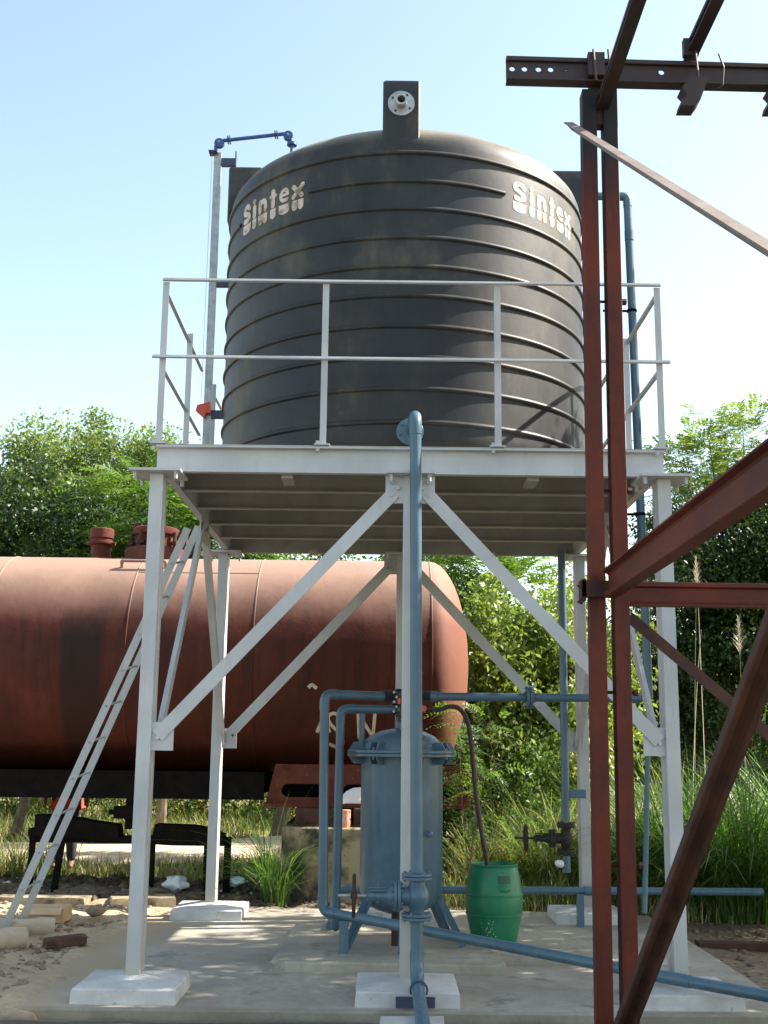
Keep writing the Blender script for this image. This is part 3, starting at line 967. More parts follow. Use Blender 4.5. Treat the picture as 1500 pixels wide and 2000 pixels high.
def glyph_stroke(mb, pts, w, ang, lay, x0):
    pts = smooth_path([(x, z, 0) for x, z in pts], 4) if len(pts) > 2 else [V(*pts[0], 0), V(*pts[1], 0)]
    L, R_ = [], []
    for i, q in enumerate(pts):
        d = (pts[min(i + 1, len(pts) - 1)] - pts[max(i - 1, 0)]).normalized()
        nn = V(-d.y, d.x, 0) * w / 2
        L.append((x0 + q.x + nn.x, q.y + nn.y, lay))
        R_.append((x0 + q.x - nn.x, q.y - nn.y, lay))
    mb.loft([wrap(L, ang, 5.742), wrap(R_, ang, 5.742)], False, closed=False)
    for k, q in enumerate((pts[0], pts[-1])):
        c = [(x0 + q.x + w / 2 * math.cos(t), q.y + w / 2 * math.sin(t), lay + 0.00004 * (k + 1)) for t in np.linspace(0, 2 * math.pi, 11)[:-1]]
        mb.add(wrap(c, ang, 5.742), [tuple(range(10))])
for ang in (-46.2, 46.4):
    mb = MB()
    x0 = -LET_W / 2
    lay = 0.0
    for ch in 'Sintex':
        w, strokes, tabs = GLYPH[ch]
        for pts, sw in strokes:
            glyph_stroke(mb, pts, sw, ang, lay + 0.0004, x0)
            lay += 0.0001
        for tx, tw in tabs:
            poly = [(tx, -0.028), (tx, -0.082)] + [(tx + tw / 2 - tw / 2 * math.cos(t), -0.082 - 0.032 * math.sin(t)) for t in np.linspace(0.3, math.pi - 0.3, 6)] + [(tx + tw, -0.082), (tx + tw, -0.028)]
            mb.add(wrap([(p[0] + x0, p[1], 0.0) for p in poly], ang, 5.742), [tuple(range(len(poly)))])
        x0 += w + 0.0275
    mb.build('lettering', 'letter', tank, smooth=0)

# ------------------------------------------------------------------ level gauge on the left of the tank
ga = thing('level_gauge', 'tall grey gauge board with blue pulley pipe left of the black tank', 'level gauge', (-1.70, 1.75, 3.622))
gx0, gy0 = -1.70, 1.72
mb = MB()
mb.beam((gx0, gy0, 3.64), (gx0, gy0, 6.76), [(a - 0.03, b) for a, b in angle_prof(0.062, 0.05, 0.006)], (0, 1, 0))
mb.build('gauge_board', 'galv', ga)
for z in (4.33, 5.52, 6.66):
    mb = MB()
    mb.box(gx0 + 0.035, gx0 + (0.16 if z > 6 else 0.17), gy0 - 0.02, gy0 + 0.02, z - 0.035, z + 0.035)
    bk = mb.build('bracket', 'navy_steel', ga)
    if z > 6:
        mb = MB()
        mb.box(gx0 + 0.16, gx0 + 0.168, gy0 - 0.03, gy0 + 0.03, z - 0.045, z + 0.10)
        mb.build('bracket_plate', 'navy_steel', bk)
mb = MB()
mb.box(gx0 - 0.075, gx0 + 0.0, gy0 - 0.06, gy0 + 0.04, 6.74, 6.752)
mb.build('top_plate', 'navy_steel', ga)
mb = MB()
mb.tube([(gx0 - 0.05, gy0 - 0.01, 6.74), (gx0 - 0.055, gy0 - 0.01, 4.45)], 0.0022, 6)
mb.build('cord', 'galv', ga)
mb = MB()
mb.prism([(gx0 - 0.08, 4.40), (gx0 + 0.03, 4.43), (gx0 + 0.04, 4.33), (gx0 - 0.0, 4.335), (gx0 - 0.02, 4.29), (gx0 - 0.09, 4.35)], 1, gy0 - 0.055, gy0 - 0.01)
mb.build('pointer', 'red_paint', ga)
px0, px1, pz0, pz1 = gx0 + 0.0, -1.075, 6.845, 6.935
for (cx, cz) in ((px0 + 0.01, pz0), (px1, pz1 - 0.01)):
    mb = MB()
    mb.lathe([(0.0001, -0.022), (0.042, -0.022), (0.045, -0.016), (0.045, 0.016), (0.042, 0.022), (0.0001, 0.022)], (cx, gy0, cz), (0, 1, 0), 20)
    pu = mb.build('pulley_housing', 'bright_blue', ga)
    bolt(BOLT_GALV, pu, (cx, gy0 - 0.022, cz))
mb = MB()
mb.tube([(px0 + 0.04, gy0, pz0 + 0.028), (px1 - 0.03, gy0, pz1 + 0.012)], 0.017, 10)
gp = mb.build('pulley_pipe', 'bright_blue', ga)
for t in (0.10, 0.86):
    c = V(px0 + 0.04, gy0, pz0 + 0.028).lerp(V(px1 - 0.03, gy0, pz1 + 0.012), t)
    for dx in (-0.009, 0.009):
        mb = MB()
        mb.lathe([(0.0175, -0.005), (0.040, -0.005), (0.040, 0.005), (0.0175, 0.005)], c + V(dx, 0, 0), (1, 0, 0.12), 14)
        mb.build('flange', 'bright_blue', gp)
mb = MB()
mb.tube(bend([(px1 + 0.02, gy0, pz1 - 0.03), (px1 + 0.035, gy0, 6.86), (px1 + 0.035, gy0, 6.42)], 0.03), 0.016, 10)
mb.lathe([(0.017, -0.012), (0.045, -0.012), (0.045, 0.012), (0.017, 0.012)], (px1 + 0.035, gy0, 6.845), (0, 0, 1), 14)
mb.build('drop_pipe', 'bright_blue', ga)
mb = MB()
mb.tube([(px0 - 0.02, gy0, pz0 - 0.02), (px0 - 0.02, gy0, 6.75)], 0.017, 10)
mb.build('riser', 'bright_blue', ga)

# ------------------------------------------------------------------ ladder
ld = thing('ladder', 'white steel ladder leaning from the sand up to the deck', 'ladder', (-3.2, 2.2, 0.0))
n0, n1 = V(-3.245, 2.01, 0.01), V(-1.83, 1.76, 3.35)
f0, f1 = V(-3.215, 2.40, 0.03), V(-1.80, 2.13, 3.43)
for a, b in ((n0, n1), (f0, f1)):
    mb = MB()
    mb.beam(a, b, rect(0.010, 0.062), (0, 1, 0.0) if False else (1, 0, 0))
    mb.build('stringer', 'white_paint', ld)
for k in range(11):
    t = 0.025 + k * 0.0885
    p, q = n0.lerp(n1, t), f0.lerp(f1, t)
    e = (q - p).normalized() * 0.014
    mb = MB()
    mb.tube([p - e, q + e], 0.0095, 10)
    mb.build('rung', 'galv', ld)

# ------------------------------------------------------------------ pipework
def ring(mb, c, axis, r, w, r0):
    mb.lathe([(r0, -w / 2), (r - 0.003, -w / 2), (r, -w / 2 + 0.003), (r, w / 2 - 0.003), (r - 0.003, w / 2), (r0, w / 2)], c, axis, 24)

def flange(parent, c, axis, r, r0, mat='blue_paint', w=0.018, gap=0.004, nb=6, bm=None):
    axis = V(axis).normalized()
    f = None
    for s in (-1, 1):
        mb = MB()
        ring(mb, V(c) + axis * s * (w / 2 + gap / 2), axis, r, w, r0)
        f = mb.build('flange', mat, parent)
    mb = MB()
    ring(mb, V(c), axis, r - 0.006, gap, r0)
    mb.build('gasket', 'black_plastic', f)
    a = Vector((0, 0, 1)) if abs(axis.z) < 0.9 else Vector((1, 0, 0))
    e1 = axis.cross(a).normalized()
    e2 = axis.cross(e1)
    for k in range(nb):
        t = 2 * math.pi * (k + 0.5) / nb
        pc = V(c) + (e1 * math.cos(t) + e2 * math.sin(t)) * (r * 0.80)
        mb = MB()
        L = w + gap / 2 + 0.013
        mb.lathe([(0.0001, -L), (0.0085, -L), (0.0085, L), (0.0001, L)], pc, axis, 6)
        mb.build('bolt', mat, f)
    return f

def pipe(parent, pts, r, br, mat='blue_paint', elbow=True, n=18):
    """straight pieces as 'pipe', corners as thicker 'elbow'"""
    pts = [V(p) for p in pts]
    cut = []
    for i in range(1, len(pts) - 1):
        a, b, c = pts[i - 1], pts[i], pts[i + 1]
        d1, d2 = (a - b).normalized(), (c - b).normalized()
        cut.append((b + d1 * br, b, b + d2 * br))
    starts = [pts[0]] + [c[2] for c in cut]
    ends = [c[0] for c in cut] + [pts[-1]]
    for s, e in zip(starts, ends):
        mb = MB()
        mb.tube([s, e], r, n)
        mb.build('pipe', mat, parent)
    for s, b, e in cut:
        path = []
        d1, d2 = (s - b).normalized(), (e - b).normalized()
        for k in range(9):
            u = k / 8
            path.append(s * (1 - u) ** 2 + b * (2 * u * (1 - u)) + e * u * u)
        rr = r * 1.09
        mb = MB()
        mb.tube([s + d1 * 0.05] + path + [e + d2 * 0.05], rr, n)
        mb.build('elbow', mat, parent)

# main outlet pipe down the front of the tower
mp = thing('outlet_pipe', 'thick blue pipe running from the tank outlet down the front middle leg', 'pipe', (0.05, -0.2, 0))
PX = 0.045
flz = 3.80
mb = MB()
ring(mb, (0.0, 0.19, flz - 0.01), (0, 1, 0), 0.098, 0.022, 0.02)
ff = mb.build('outlet_flange', 'blue_paint', mp)
for k in range(6):
    a = k * math.pi / 3 + 0.3
    bolt(BOLT_BLUE, ff, (0.075 * math.cos(a), 0.179, flz - 0.01 + 0.075 * math.sin(a)))
mb = MB()
mb.tube([(0.0, 0.25, flz), (0.02, 0.08, flz + 0.01)], 0.04, 16)
mb.build('pipe', 'blue_paint', mp)
pipe(mp, [(0.02, 0.09, flz + 0.01), (PX - 0.015, -0.19, flz + 0.02), (PX + 0.01, -0.20, 0.78)], 0.040, 0.10)
pipe(mp, [(PX + 0.012, -0.20, 0.50), (PX + 0.014, -0.215, 0.16), (PX + 0.02, -0.62, 0.085)], 0.040, 0.10)
mb = MB()
mb.tube([(PX + 0.0195, -0.60, 0.09), (PX + 0.022, -2.2, 0.06)], 0.042, 18)
mb.build('pipe', 'blue_paint', mp)
mb = MB()
ring(mb, (PX + 0.013, -0.205, 0.27), (0, 0, 1), 0.044, 0.03, 0.03)
mb.build('coupling', 'blue_paint', mp)

cl = thing('pipe_clamp', 'dark blue plate with a round pipe clamp on the middle pedestal', 'pipe clamp', (PX, -0.4, 0))
mb = MB()
mb.box(-0.075, 0.165, -0.412, -0.395, 0.012, 0.075)
mb.build('plate', 'navy_steel', cl)
mb = MB()
path = [(PX + 0.02 + 0.052 * math.cos(t), -0.425, 0.118 + 0.052 * math.sin(t)) for t in np.linspace(-0.5, math.pi + 0.5, 18)]
mb.tube(path, 0.006, 8)
mb.build('u_bolt', 'navy_steel', cl)

def gate_valve(name, label, c, mat, r, half, wheel_x, wheel_r, wmat, fr):
    """gate valve on a vertical pipe, bonnet pointing to -X"""
    v = thing(name, label, 'gate valve', c)
    c = V(c)
    mb = MB()
    mb.lathe([(r, -half), (r, -half * 0.75), (r * 1.25, -half * 0.5), (r * 1.65, -half * 0.25), (r * 1.75, 0), (r * 1.65, half * 0.25), (r * 1.25, half * 0.5), (r, half * 0.75), (r, half)], c, (0, 0, 1), 24)
    mb.lathe([(r * 1.35, 0.0), (r * 1.3, 0.10)], c, (-1, 0, 0), 22)
    body_ = mb.build('body', mat, v)
    for s in (-1, 1):
        flange(v, c + V(0, 0, s * half), (0, 0, 1), fr, r * 0.8, mat, 0.017)
    flange(v, c + V(-0.125, 0, 0), (-1, 0, 0), fr * 0.98, r * 0.8, mat, 0.020)
    mb = MB()
    L = abs(wheel_x)
    mb.lathe([(r * 1.5, 0.145), (r * 1.25, 0.17), (r * 0.9, 0.20), (r * 0.75, L * 0.66), (r * 0.9, L * 0.70), (r * 0.9, L * 0.78), (r * 0.5, L * 0.80), (0.0001, L * 0.80)], c, (-1, 0, 0), 20)
    bn = mb.build('bonnet', mat, v)
    for s in (-1, 1):
        mb = MB()
        mb.tube([c + V(-L * 0.62, -0.01, s * r * 0.6 + 0.03), c + V(-L * 0.62, -0.01, s * r * 1.4 + 0.02)], 0.008, 8)
        mb.tube([c + V(-L * 0.50, -r * 0.8, s * r * 0.2 + r * 1.0), c + V(-L * 0.76, -r * 0.8, s * r * 0.2 + r)], 0.006, 6)
        mb.build('gland_bolt', mat, bn)
    mb = MB()
    mb.tube([c + V(-L * 0.7, 0, 0), c + V(-L - 0.10, 0, 0)], 0.010, 10)
    mb.build('stem', 'galv' if mat == 'blue_paint' else mat, v)
    mb = MB()
    path = [c + V(-L, wheel_r * math.cos(t), wheel_r * math.sin(t)) for t in np.linspace(0, 2 * math.pi, 33)]
    mb.tube(path, 0.011, 10, caps=False)
    mb.lathe([(0.0001, -0.02), (0.022, -0.02), (0.022, 0.02), (0.0001, 0.02)], c + V(-L, 0, 0), (1, 0, 0), 12)
    for k in range(4):
        t = k * math.pi / 2 + 0.5
        mb.tube([c + V(-L, 0, 0), c + V(-L, wheel_r * math.cos(t), wheel_r * math.sin(t))], 0.008, 8)
    mb.build('handwheel', wmat, v)
    return v
gate_valve('gate_valve', 'blue gate valve with rusty handwheel low on the front pipe', (PX + 0.012, -0.20, 0.638), 'blue_paint', 0.044, 0.122, -0.40, 0.125, 'rust_brown', 0.096)

# drain pipe with valve at the rear right
dp = thing('drain_pipe', 'blue pipe hanging from the deck left of the rear right leg', 'pipe', (1.53, 3.2, 0.5))
pipe(dp, [(1.535, 3.2, 3.42), (1.53, 3.2, 0.90)], 0.038, 0.1)
mb = MB()
mb.tube([(1.53, 3.2, 0.60), (1.53, 3.2, 0.45)], 0.038, 16)
mb.tube([(1.53, 3.2, 0.50), (1.46, 3.13, 0.52)], 0.022, 12)
mb.build('pipe', 'blue_paint', dp)
mb = MB()
mb.lathe([(0.0001, 0.035), (0.025, 0.03), (0.034, 0.0), (0.034, -0.03), (0.0001, -0.03)], (1.45, 3.115, 0.535), (-0.6, -0.6, 0.2), 16)
mb.build('end_cap', 'white_plastic', dp)
mb = MB()
mb.box(1.55, 1.72, 3.19, 3.21, 1.11, 1.19)
mb.build('bracket', 'blue_paint', dp)
gate_valve('gate_valve', 'black iron gate valve on the rear drain pipe above the bushes', (1.53, 3.2, 0.75), 'dark_iron', 0.037, 0.120, -0.37, 0.115, 'dark_iron', 0.085)

# overflow pipe down the right side and feed to the filter
op = thing('overflow_pipe', 'tall blue pipe from the tank shoulder down the right side of the tower', 'pipe', (1.99, 1.7, 0))
pipe(op, [(1.50, 1.70, 6.37), (1.945, 1.70, 6.37), (1.995, 1.70, 1.975)], 0.036, 0.05)
mb = MB()
ring(mb, (1.951, 1.70, 6.0), (0, 0, 1), 0.040, 0.10, 0.03)
mb.build('coupling', 'blue_paint', op)
mb = MB()
mb.tube([(1.995, 1.70, 1.93), (1.91, 1.70, 0.30)], 0.022, 12)
mb.build('drop_pipe', 'blue_paint', op)
for z, xx in ((5.30, 1.955), (3.50, 1.975)):
    mb = MB()
    ring(mb, (xx, 1.70, z), (0, 0, 1), 0.044, 0.025, 0.03)
    mb.tube([(xx - 0.04, 1.70, z), (xx - 0.25, 1.70, z)], 0.012, 8)
    mb.build('pipe_clip', 'black_iron', op)

VX, VY, VZ = 0.0, 1.60, 1.965
fp = thing('feed_pipe', 'horizontal blue pipe with a bolted flange right of the filter head', 'pipe', (1.0, 1.6, 1.97))
mb = MB()
mb.tube([(0.21, VY, VZ), (1.93, 1.66, VZ + 0.005)], 0.033, 16)
mb.build('pipe', 'blue_paint', fp)
mb = MB()
ring(mb, (0.235, VY, VZ), (1, 0, 0), 0.043, 0.06, 0.03)
ring(mb, (1.84, 1.655, VZ + 0.005), (1, 0, 0), 0.043, 0.07, 0.03)
mb.build('coupling', 'blue_paint', fp)
flange(fp, (1.012, 1.626, VZ + 0.002), (1, 0, 0), 0.092, 0.03, 'blue_paint', 0.022)

bp = thing('backwash_pipe', 'outer blue pipe looping left of the filter and running right along the slab', 'pipe', (-0.62, 1.25, 0.1))
pipe(bp, [(-0.17, 1.57, VZ - 0.005), (-0.625, 1.26, VZ - 0.005), (-0.605, 1.25, 0.345), (0.0, 0.865, 0.300), (1.66, -0.225, 0.165), (4.2, -2.3, 0.05)], 0.036, 0.07)
mb = MB()
mb.box(-0.475, -0.405, 1.10, 1.16, 0.066, 0.30)
mb.build('support', 'blue_paint', bp)
ip = thing('inner_pipe', 'inner blue pipe bending down beside the filter shell', 'pipe', (-0.5, 1.48, 0.1))
pipe(ip, [(-0.04, 1.585, 1.855), (-0.505, 1.46, 1.855), (-0.515, 1.48, 0.20), (-0.52, 1.75, 0.19)], 0.034, 0.07)
mb = MB()
mb.tube([(-0.335, 1.52, 1.84), (-0.335, 1.53, 1.52)], 0.024, 12)
mb.build('branch', 'blue_paint', ip)
rp_ = thing('rear_pipe', 'long low horizontal blue pipe behind the filter and barrel', 'pipe', (1.0, 3.05, 0.3))
pipe(rp_, [(-0.585, 2.2, 0.10), (-0.585, 3.03, 0.10), (-0.585, 3.05, 0.297), (3.27, 3.05, 0.315)], 0.034, 0.06)
mb = MB()
mb.box(1.59, 1.65, 3.00, 3.06, 0.0, 0.285)
mb.build('support', 'blue_paint', rp_)
mb = MB()
ring(mb, (1.70, 3.05, 0.306), (1, 0, 0), 0.041, 0.08, 0.03)
ring(mb, (2.05, 3.05, 0.308), (1, 0, 0), 0.041, 0.08, 0.03)
mb.build('coupling', 'blue_paint', rp_)

# ------------------------------------------------------------------ filter vessel
fv = thing('filter_vessel', 'blue steel filter vessel with flanged domed lid on splayed legs', 'filter vessel', (0, 1.6, 0.07))
FX, FY, FR = -0.012, 1.62, 0.325
mb = MB()
mb.lathe([(0.001, 0.285), (0.12, 0.295), (0.22, 0.33), (0.29, 0.385), (FR, 0.46), (FR, 1.50)], (FX, FY, 0), n=56)
mb.build('shell', 'blue_paint', fv, smooth=40)
for z0, z1, nm in ((1.487, 1.511, 'shell_flange'), (1.514, 1.538, 'lid_flange')):
    mb = MB()
    mb.lathe([(FR - 0.01, z0), (0.432, z0), (0.436, z0 + 0.004), (0.436, z1 - 0.004), (0.432, z1), (FR - 0.02, z1)], (FX, FY, 0), n=56)
    mb.build(nm, 'blue_paint', fv)
mb = MB()
mb.lathe([(0.335, 1.536), (0.335, 1.55), (0.315, 1.60), (0.26, 1.65), (0.17, 1.69), (0.08, 1.708), (0.062, 1.71), (0.062, 1.78), (0.0001, 1.78)], (FX, FY, 0), n=56)
mb.build('lid', 'blue_paint', fv, smooth=45)
for k in range(8):
    a = 2 * math.pi * k / 8 + 0.2
    cx, cy = math.cos(a), math.sin(a)
    for sgn, z0, z1, nm in ((1, 1.538, 1.60, 'lid_lug'), (-1, 1.487, 1.43, 'shell_lug')):
        mb = MB()
        t = V(-cy, cx, 0)
        for s in (-1, 1):
            p = V(FX, FY, 0) + t * s * 0.035
            pts = [p + V(cx, cy, 0) * 0.322 + V(0, 0, z0), p + V(cx, cy, 0) * 0.425 + V(0, 0, z0), p + V(cx, cy, 0) * 0.39 + V(0, 0, z1), p + V(cx, cy, 0) * 0.322 + V(0, 0, z1 + 0.0)]
            mb.loft([[tuple(q - t * 0.006) for q in pts], [tuple(q + t * 0.006) for q in pts]], True)
        lg = mb.build(nm, 'blue_paint', fv)
        bolt(BOLT_BLUE, lg, (FX + cx * 0.41, FY + cy * 0.41, z0), UP if sgn > 0 else DOWN)
for a in (-2.55, -1.62, -0.42, 0.7, 2.4):
    cx, cy = math.cos(a), math.sin(a)
    mb = MB()
    p0 = V(FX + cx * 0.29, FY + cy * 0.29, 0.42)
    p1 = V(FX + cx * 0.50, FY + cy * 0.50, 0.066)
    mb.beam(p0, p1, [(u, v) for u, v in angle_prof(0.055, 0.055, 0.007)], (-cy, cx, 0))
    mb.build('leg', 'blue_paint', fv)
mb = MB()
mb.tube([(FX + 0.0, FY, 0.29), (FX, FY, 0.15)], 0.035, 14)
mb.tube([(FX - 0.045, FY - 0.12, 0.31), (FX - 0.045, FY - 0.12, 0.07)], 0.03, 14)
mb.build('drain_stub', 'rust_brown', fv)
mb = MB()
mb.lathe([(0.0001, 0.055), (0.02, 0.04), (0.026, 0.0), (0.026, -0.02)], (FX + 0.20, FY - 0.262, 0.91), (0.55, -0.8, 0.0), 12)
mb.build('plug', 'blue_paint', fv)

# multiport valve on top of the filter
mv = thing('multiport_valve', 'black plastic valve with red knobs on top of the filter lid', 'valve', (0, 1.6, 1.75))
mb = MB()
mb.lathe([(0.052, 1.76), (0.052, 1.80), (0.068, 1.805), (0.068, 1.835), (0.05, 1.84), (0.05, 1.90), (0.075, 1.905), (0.078, 1.93), (0.078, 2.0), (0.06, 2.02), (0.0001, 2.025)], (FX, VY, 0), n=24)
mb.build('body', 'black_plastic', mv)
for (x0, x1, z, r) in ((-0.05, -0.19, VZ, 0.040), (-0.03, -0.075, 1.857, 0.040), (0.05, 0.215, VZ, 0.040), (0.04, 0.12, 1.86, 0.03)):
    mb = MB()
    s = 1 if x1 > x0 else -1
    L = abs(x1 - x0)
    mb.lathe([(r, 0), (r * 1.0, L * 0.3), (r * 1.25, L * 0.32), (r * 1.25, L * 0.6), (r, L * 0.62), (r * 1.12, L)], (FX + x0, VY - 0.01, z), (s, 0, 0), 8)
    pt = mb.build('port', 'black_plastic', mv)
for k in range(6):
    bolt(BOLT_GALV, mv, (FX - 0.07 + 0.02 * (k % 2), VY - 0.075, 1.84 + 0.038 * k))
mb = MB()
mb.lathe([(0.0001, 0.05), (0.022, 0.05), (0.026, 0.02), (0.026, -0.02), (0.0001, -0.02)], (FX + 0.155, VY - 0.05, 1.865), (0.3, -1, 0), 12)
mb.box(FX + 0.13, FX + 0.185, VY - 0.06, VY + 0.0, 1.835, 1.89)
mb.build('knob', 'red_paint', mv)
mb = MB()
mb.box(FX - 0.042, FX - 0.018, VY - 0.10, VY - 0.04, 1.90, 1.945)
mb.build('knob', 'red_paint', mv)

hs = MB()
hp = [(FX + 0.17, VY - 0.03, 1.865), (0.28, VY, 1.862), (0.36, VY, 1.885), (0.44, 1.62, 1.875), (0.50, 1.64, 1.80), (0.535, 1.66, 1.68), (0.56, 1.68, 1.45), (0.59, 1.70, 1.15), (0.63, 1.72, 0.90), (0.675, 1.74, 0.66), (0.70, 1.76, 0.45)]
hs.tube(smooth_path(hp), 0.019, 10)
tag(hs.build('hose', 'hose'), 'dark rubber hose arching from the black valve down into the green barrel', 'hose')

# ------------------------------------------------------------------ green barrel
BX, BY = 0.735, 1.82
bar = thing('barrel', 'open green plastic barrel with moulded hoops on the small concrete pad', 'barrel', (BX, BY, 0.052))
mb = MB()
mb.lathe([(0.001, 0.054), (0.172, 0.054), (0.178, 0.062), (0.192, 0.13), (0.212, 0.22), (0.226, 0.30), (0.230, 0.36), (0.226, 0.44), (0.212, 0.53), (0.196, 0.60), (0.186, 0.632), (0.192, 0.638), (0.192, 0.652),
          (0.184, 0.655), (0.178, 0.645), (0.190, 0.58), (0.215, 0.42), (0.215, 0.30), (0.17, 0.09), (0.001, 0.08)], (BX, BY, 0), n=48)
mb.build('body', 'green_plastic', bar, smooth=50)
for z, r in ((0.27, 0.2225), (0.42, 0.2275)):
    mb = MB()
    mb.lathe([(r - 0.004, -0.010), (r + 0.006, -0.004), (r + 0.006, 0.004), (r - 0.004, 0.010)], (BX, BY, z), n=48)
    mb.build('hoop', 'green_plastic', bar)
def on_barrel(a, z, r):
    return (BX + r * math.sin(a), BY - r * math.cos(a), z)
mb = MB()
for a, b in ((0.06, 0.56),):
    rows = []
    for z, rr in ((0.517, 0.2160), (0.527, 0.2142), (0.565, 0.2055), (0.575, 0.2035)):
        rows.append([on_barrel(t, z, rr + 0.002) for t in np.linspace(a, b, 8)])
    mb.loft(rows, False, closed=False)
mb.build('handle_recess_shade', 'recess_shade', bar)  # surface patch, its dark colour stands for the shade inside a recess
mb = MB()
rows = []
for k in range(6):
    z = 0.455 + 0.055 * k / 5
    half = 0.21 * math.sin(math.pi * (0.25 + 0.5 * (k / 5)))
    r_ = 0.2265 - (z - 0.44) * 0.15 + 0.010 * math.sin(math.pi * k / 5)
    rows.append([on_barrel(t, z, r_ + 0.008 * math.cos((t - 0.30) / half * 1.4) if half else r_) for t in np.linspace(0.30 - half, 0.30 + half, 9)])
mb.loft(rows, False, closed=False)
mb.build('handle_boss', 'green_plastic', bar)
mb = MB()
for a, b, z0, z1 in ((-1.12, -0.92, 0.455, 0.50),):
    mb.loft([[on_barrel(t, z, 0.2275 - (z - 0.42) * 0.14) for t in np.linspace(a, b, 4)] for z in (z0, z1)], False, closed=False)
mb.build('sticker', 'paper', bar)
random.seed(9)
mb = MB()
for k in range(34):
    t, z = random.gauss(-0.22, 0.16), random.uniform(0.10, 0.30)
    r_ = 0.182 + (z - 0.08) * 0.208 + 0.002
    s = random.uniform(0.0015, 0.005)
    mb.add([on_barrel(t - s * 4, z, r_), on_barrel(t, z - s, r_), on_barrel(t + s * 4, z, r_), on_barrel(t, z + s * 1.6, r_)], [(0, 1, 2, 3)])
mb.build('paint_splash', 'paper', bar)

mb = MB()
jitter_block(mb, [(-0.17, -1.15), (0.20, -1.15), (0.20, -0.70), (-0.17, -0.70)], -0.15, 0.03, 0.01)
tag(mb.build('concrete_block', 'white_concrete', smooth=25), 'small whitewashed block under the pipe at the bottom edge', 'concrete block')

# ------------------------------------------------------------------ tank wagon behind
WY, WZ, WR = 6.0, 2.487, 1.235
wg = thing('tank_wagon', 'long rust-red railway tank wagon body lying behind the tower', 'tank wagon', (-3.0, WY, 1.0))
XE = 0.36
mb = MB()
hd = [(WR * math.cos(t), 0.47 * math.sin(t)) for t in np.linspace(0, math.pi / 2 - 0.02, 12)]
prof = [(0.001, -9.5), (WR, -9.0)] + [(WR, x) for x in np.linspace(-8.5, XE, 12)] + [(r, XE + z) for r, z in hd[1:]]
mb.lathe(prof, (0, WY, WZ), (1, 0, 0), 96)
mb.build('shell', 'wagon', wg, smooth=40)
for x in (-6.1, -4.5, -2.96, -1.58, XE):
    mb = MB()
    mb.lathe([(WR - 0.003, -0.012), (WR + 0.006, -0.004), (WR + 0.006, 0.004), (WR - 0.003, 0.012)], (x, WY, WZ), (1, 0, 0), 96)
    mb.build('weld_seam', 'wagon', wg)
a = math.radians(38)
mb = MB()
p = lambda x, da: (x, WY - (WR + 0.004) * math.sin(a + da), WZ + (WR + 0.004) * math.cos(a + da))
mb.add([p(-2.96, -0.004), p(-1.58, -0.004), p(-1.58, 0.004), p(-2.96, 0.004)], [(0, 1, 2, 3)])
mb.build('weld_seam', 'rust_brown', wg)
# vent
vx = -3.57
mb = MB()
mb.lathe([(0.118, 3.66), (0.118, 3.885), (0.165, 3.89), (0.170, 3.905), (0.165, 3.925), (0.125, 3.935), (0.125, 3.965), (0.140, 3.972), (0.143, 4.075), (0.13, 4.088), (0.0001, 4.09)], (vx, WY, 0), n=30)
mb.build('vent', 'rust_red', wg, smooth=40)
# manhole dome
mx = -2.92
mb = MB()
mb.lathe([(0.36, 3.60), (0.36, 3.82), (0.345, 3.84), (0.235, 3.845), (0.235, 4.0), (0.27, 4.01), (0.275, 4.02), (0.275, 4.085), (0.26, 4.095), (0.0001, 4.13)], (mx, WY, 0), n=36)
mh = mb.build('manhole', 'rust_red', wg, smooth=40)
for k in range(8):
    t = k * math.pi / 4 + 0.3
    mb = MB()
    px, py = mx + 0.285 * math.cos(t), WY + 0.285 * math.sin(t)
    mb.tube([(px, py, 3.85), (px, py, 4.03)], 0.022, 8)
    mb.lathe([(0.0001, -0.02), (0.045, -0.02), (0.045, 0.02), (0.0001, 0.02)], (px, py, 3.90), (0, 0, 1), 6)
    mb.build('clamp', 'rust_brown', mh)
mb = MB()
mb.box(mx - 0.26, mx - 0.16, WY - 0.1, WY + 0.02, 4.05, 4.14)
mb.build('hinge', 'rust_red', mh)
mb = MB()
mb.box(mx + 0.32, mx + 0.42, WY - 0.3, WY - 0.2, 3.84, 4.0)
mb.build('latch', 'rust_red', mh)
# grab handle
mb = MB()
mb.tube(bend([(-3.16, 5.36, 3.50), (-3.16, 5.30, 3.60), (-2.66, 5.30, 3.60), (-2.66, 5.36, 3.50)], 0.02), 0.02, 8)
mb.build('grab_handle', 'wagon', wg)
# underframe sill, saddle
mb = MB()
mb.loft([[(x, 4.98 + a_, 1.125 + b_) for a_, b_ in chan_prof(0.09, 0.29, 0.015)] for x in (-9.0, -1.43)], True)
mb.build('sill', 'black_iron', wg)
mb = MB()
mb.loft([[(x, 7.02 - a_, 1.125 + b_) for a_, b_ in chan_prof(0.09, 0.29, 0.015)] for x in (-9.0, -1.43)], True)
mb.build('sill', 'black_iron', wg)
mb = MB()
mb.box(-9.0, -1.45, 5.06, 6.94, 1.245, 1.26)
mb.build('floor_plate', 'black_iron', wg)
for x in (-7.4, -5.6, -3.9, -2.2):
    mb = MB()
    mb.box(x - 0.06, x + 0.06, 5.08, 6.92, 1.02, 1.24)
    mb.build('cross_member', 'black_iron', wg)
for x in (-2.87,):
    mb = MB()
    mb.box(x - 0.035, x + 0.035, 4.99, 5.05, 0.66, 0.985)
    mb.box(x - 0.16, x + 0.10, 4.97, 5.08, 0.77, 0.90)
    mb.box(x - 0.22, x - 0.14, 5.0, 5.05, 0.81, 0.86)
    mb.lathe([(0.0001, -0.06), (0.075, -0.06), (0.075, 0.06), (0.0001, 0.06)], (x + 0.02, 5.0, 0.84), (0, 1, 0), 14)
    mb.build('hanger', 'black_iron', wg)
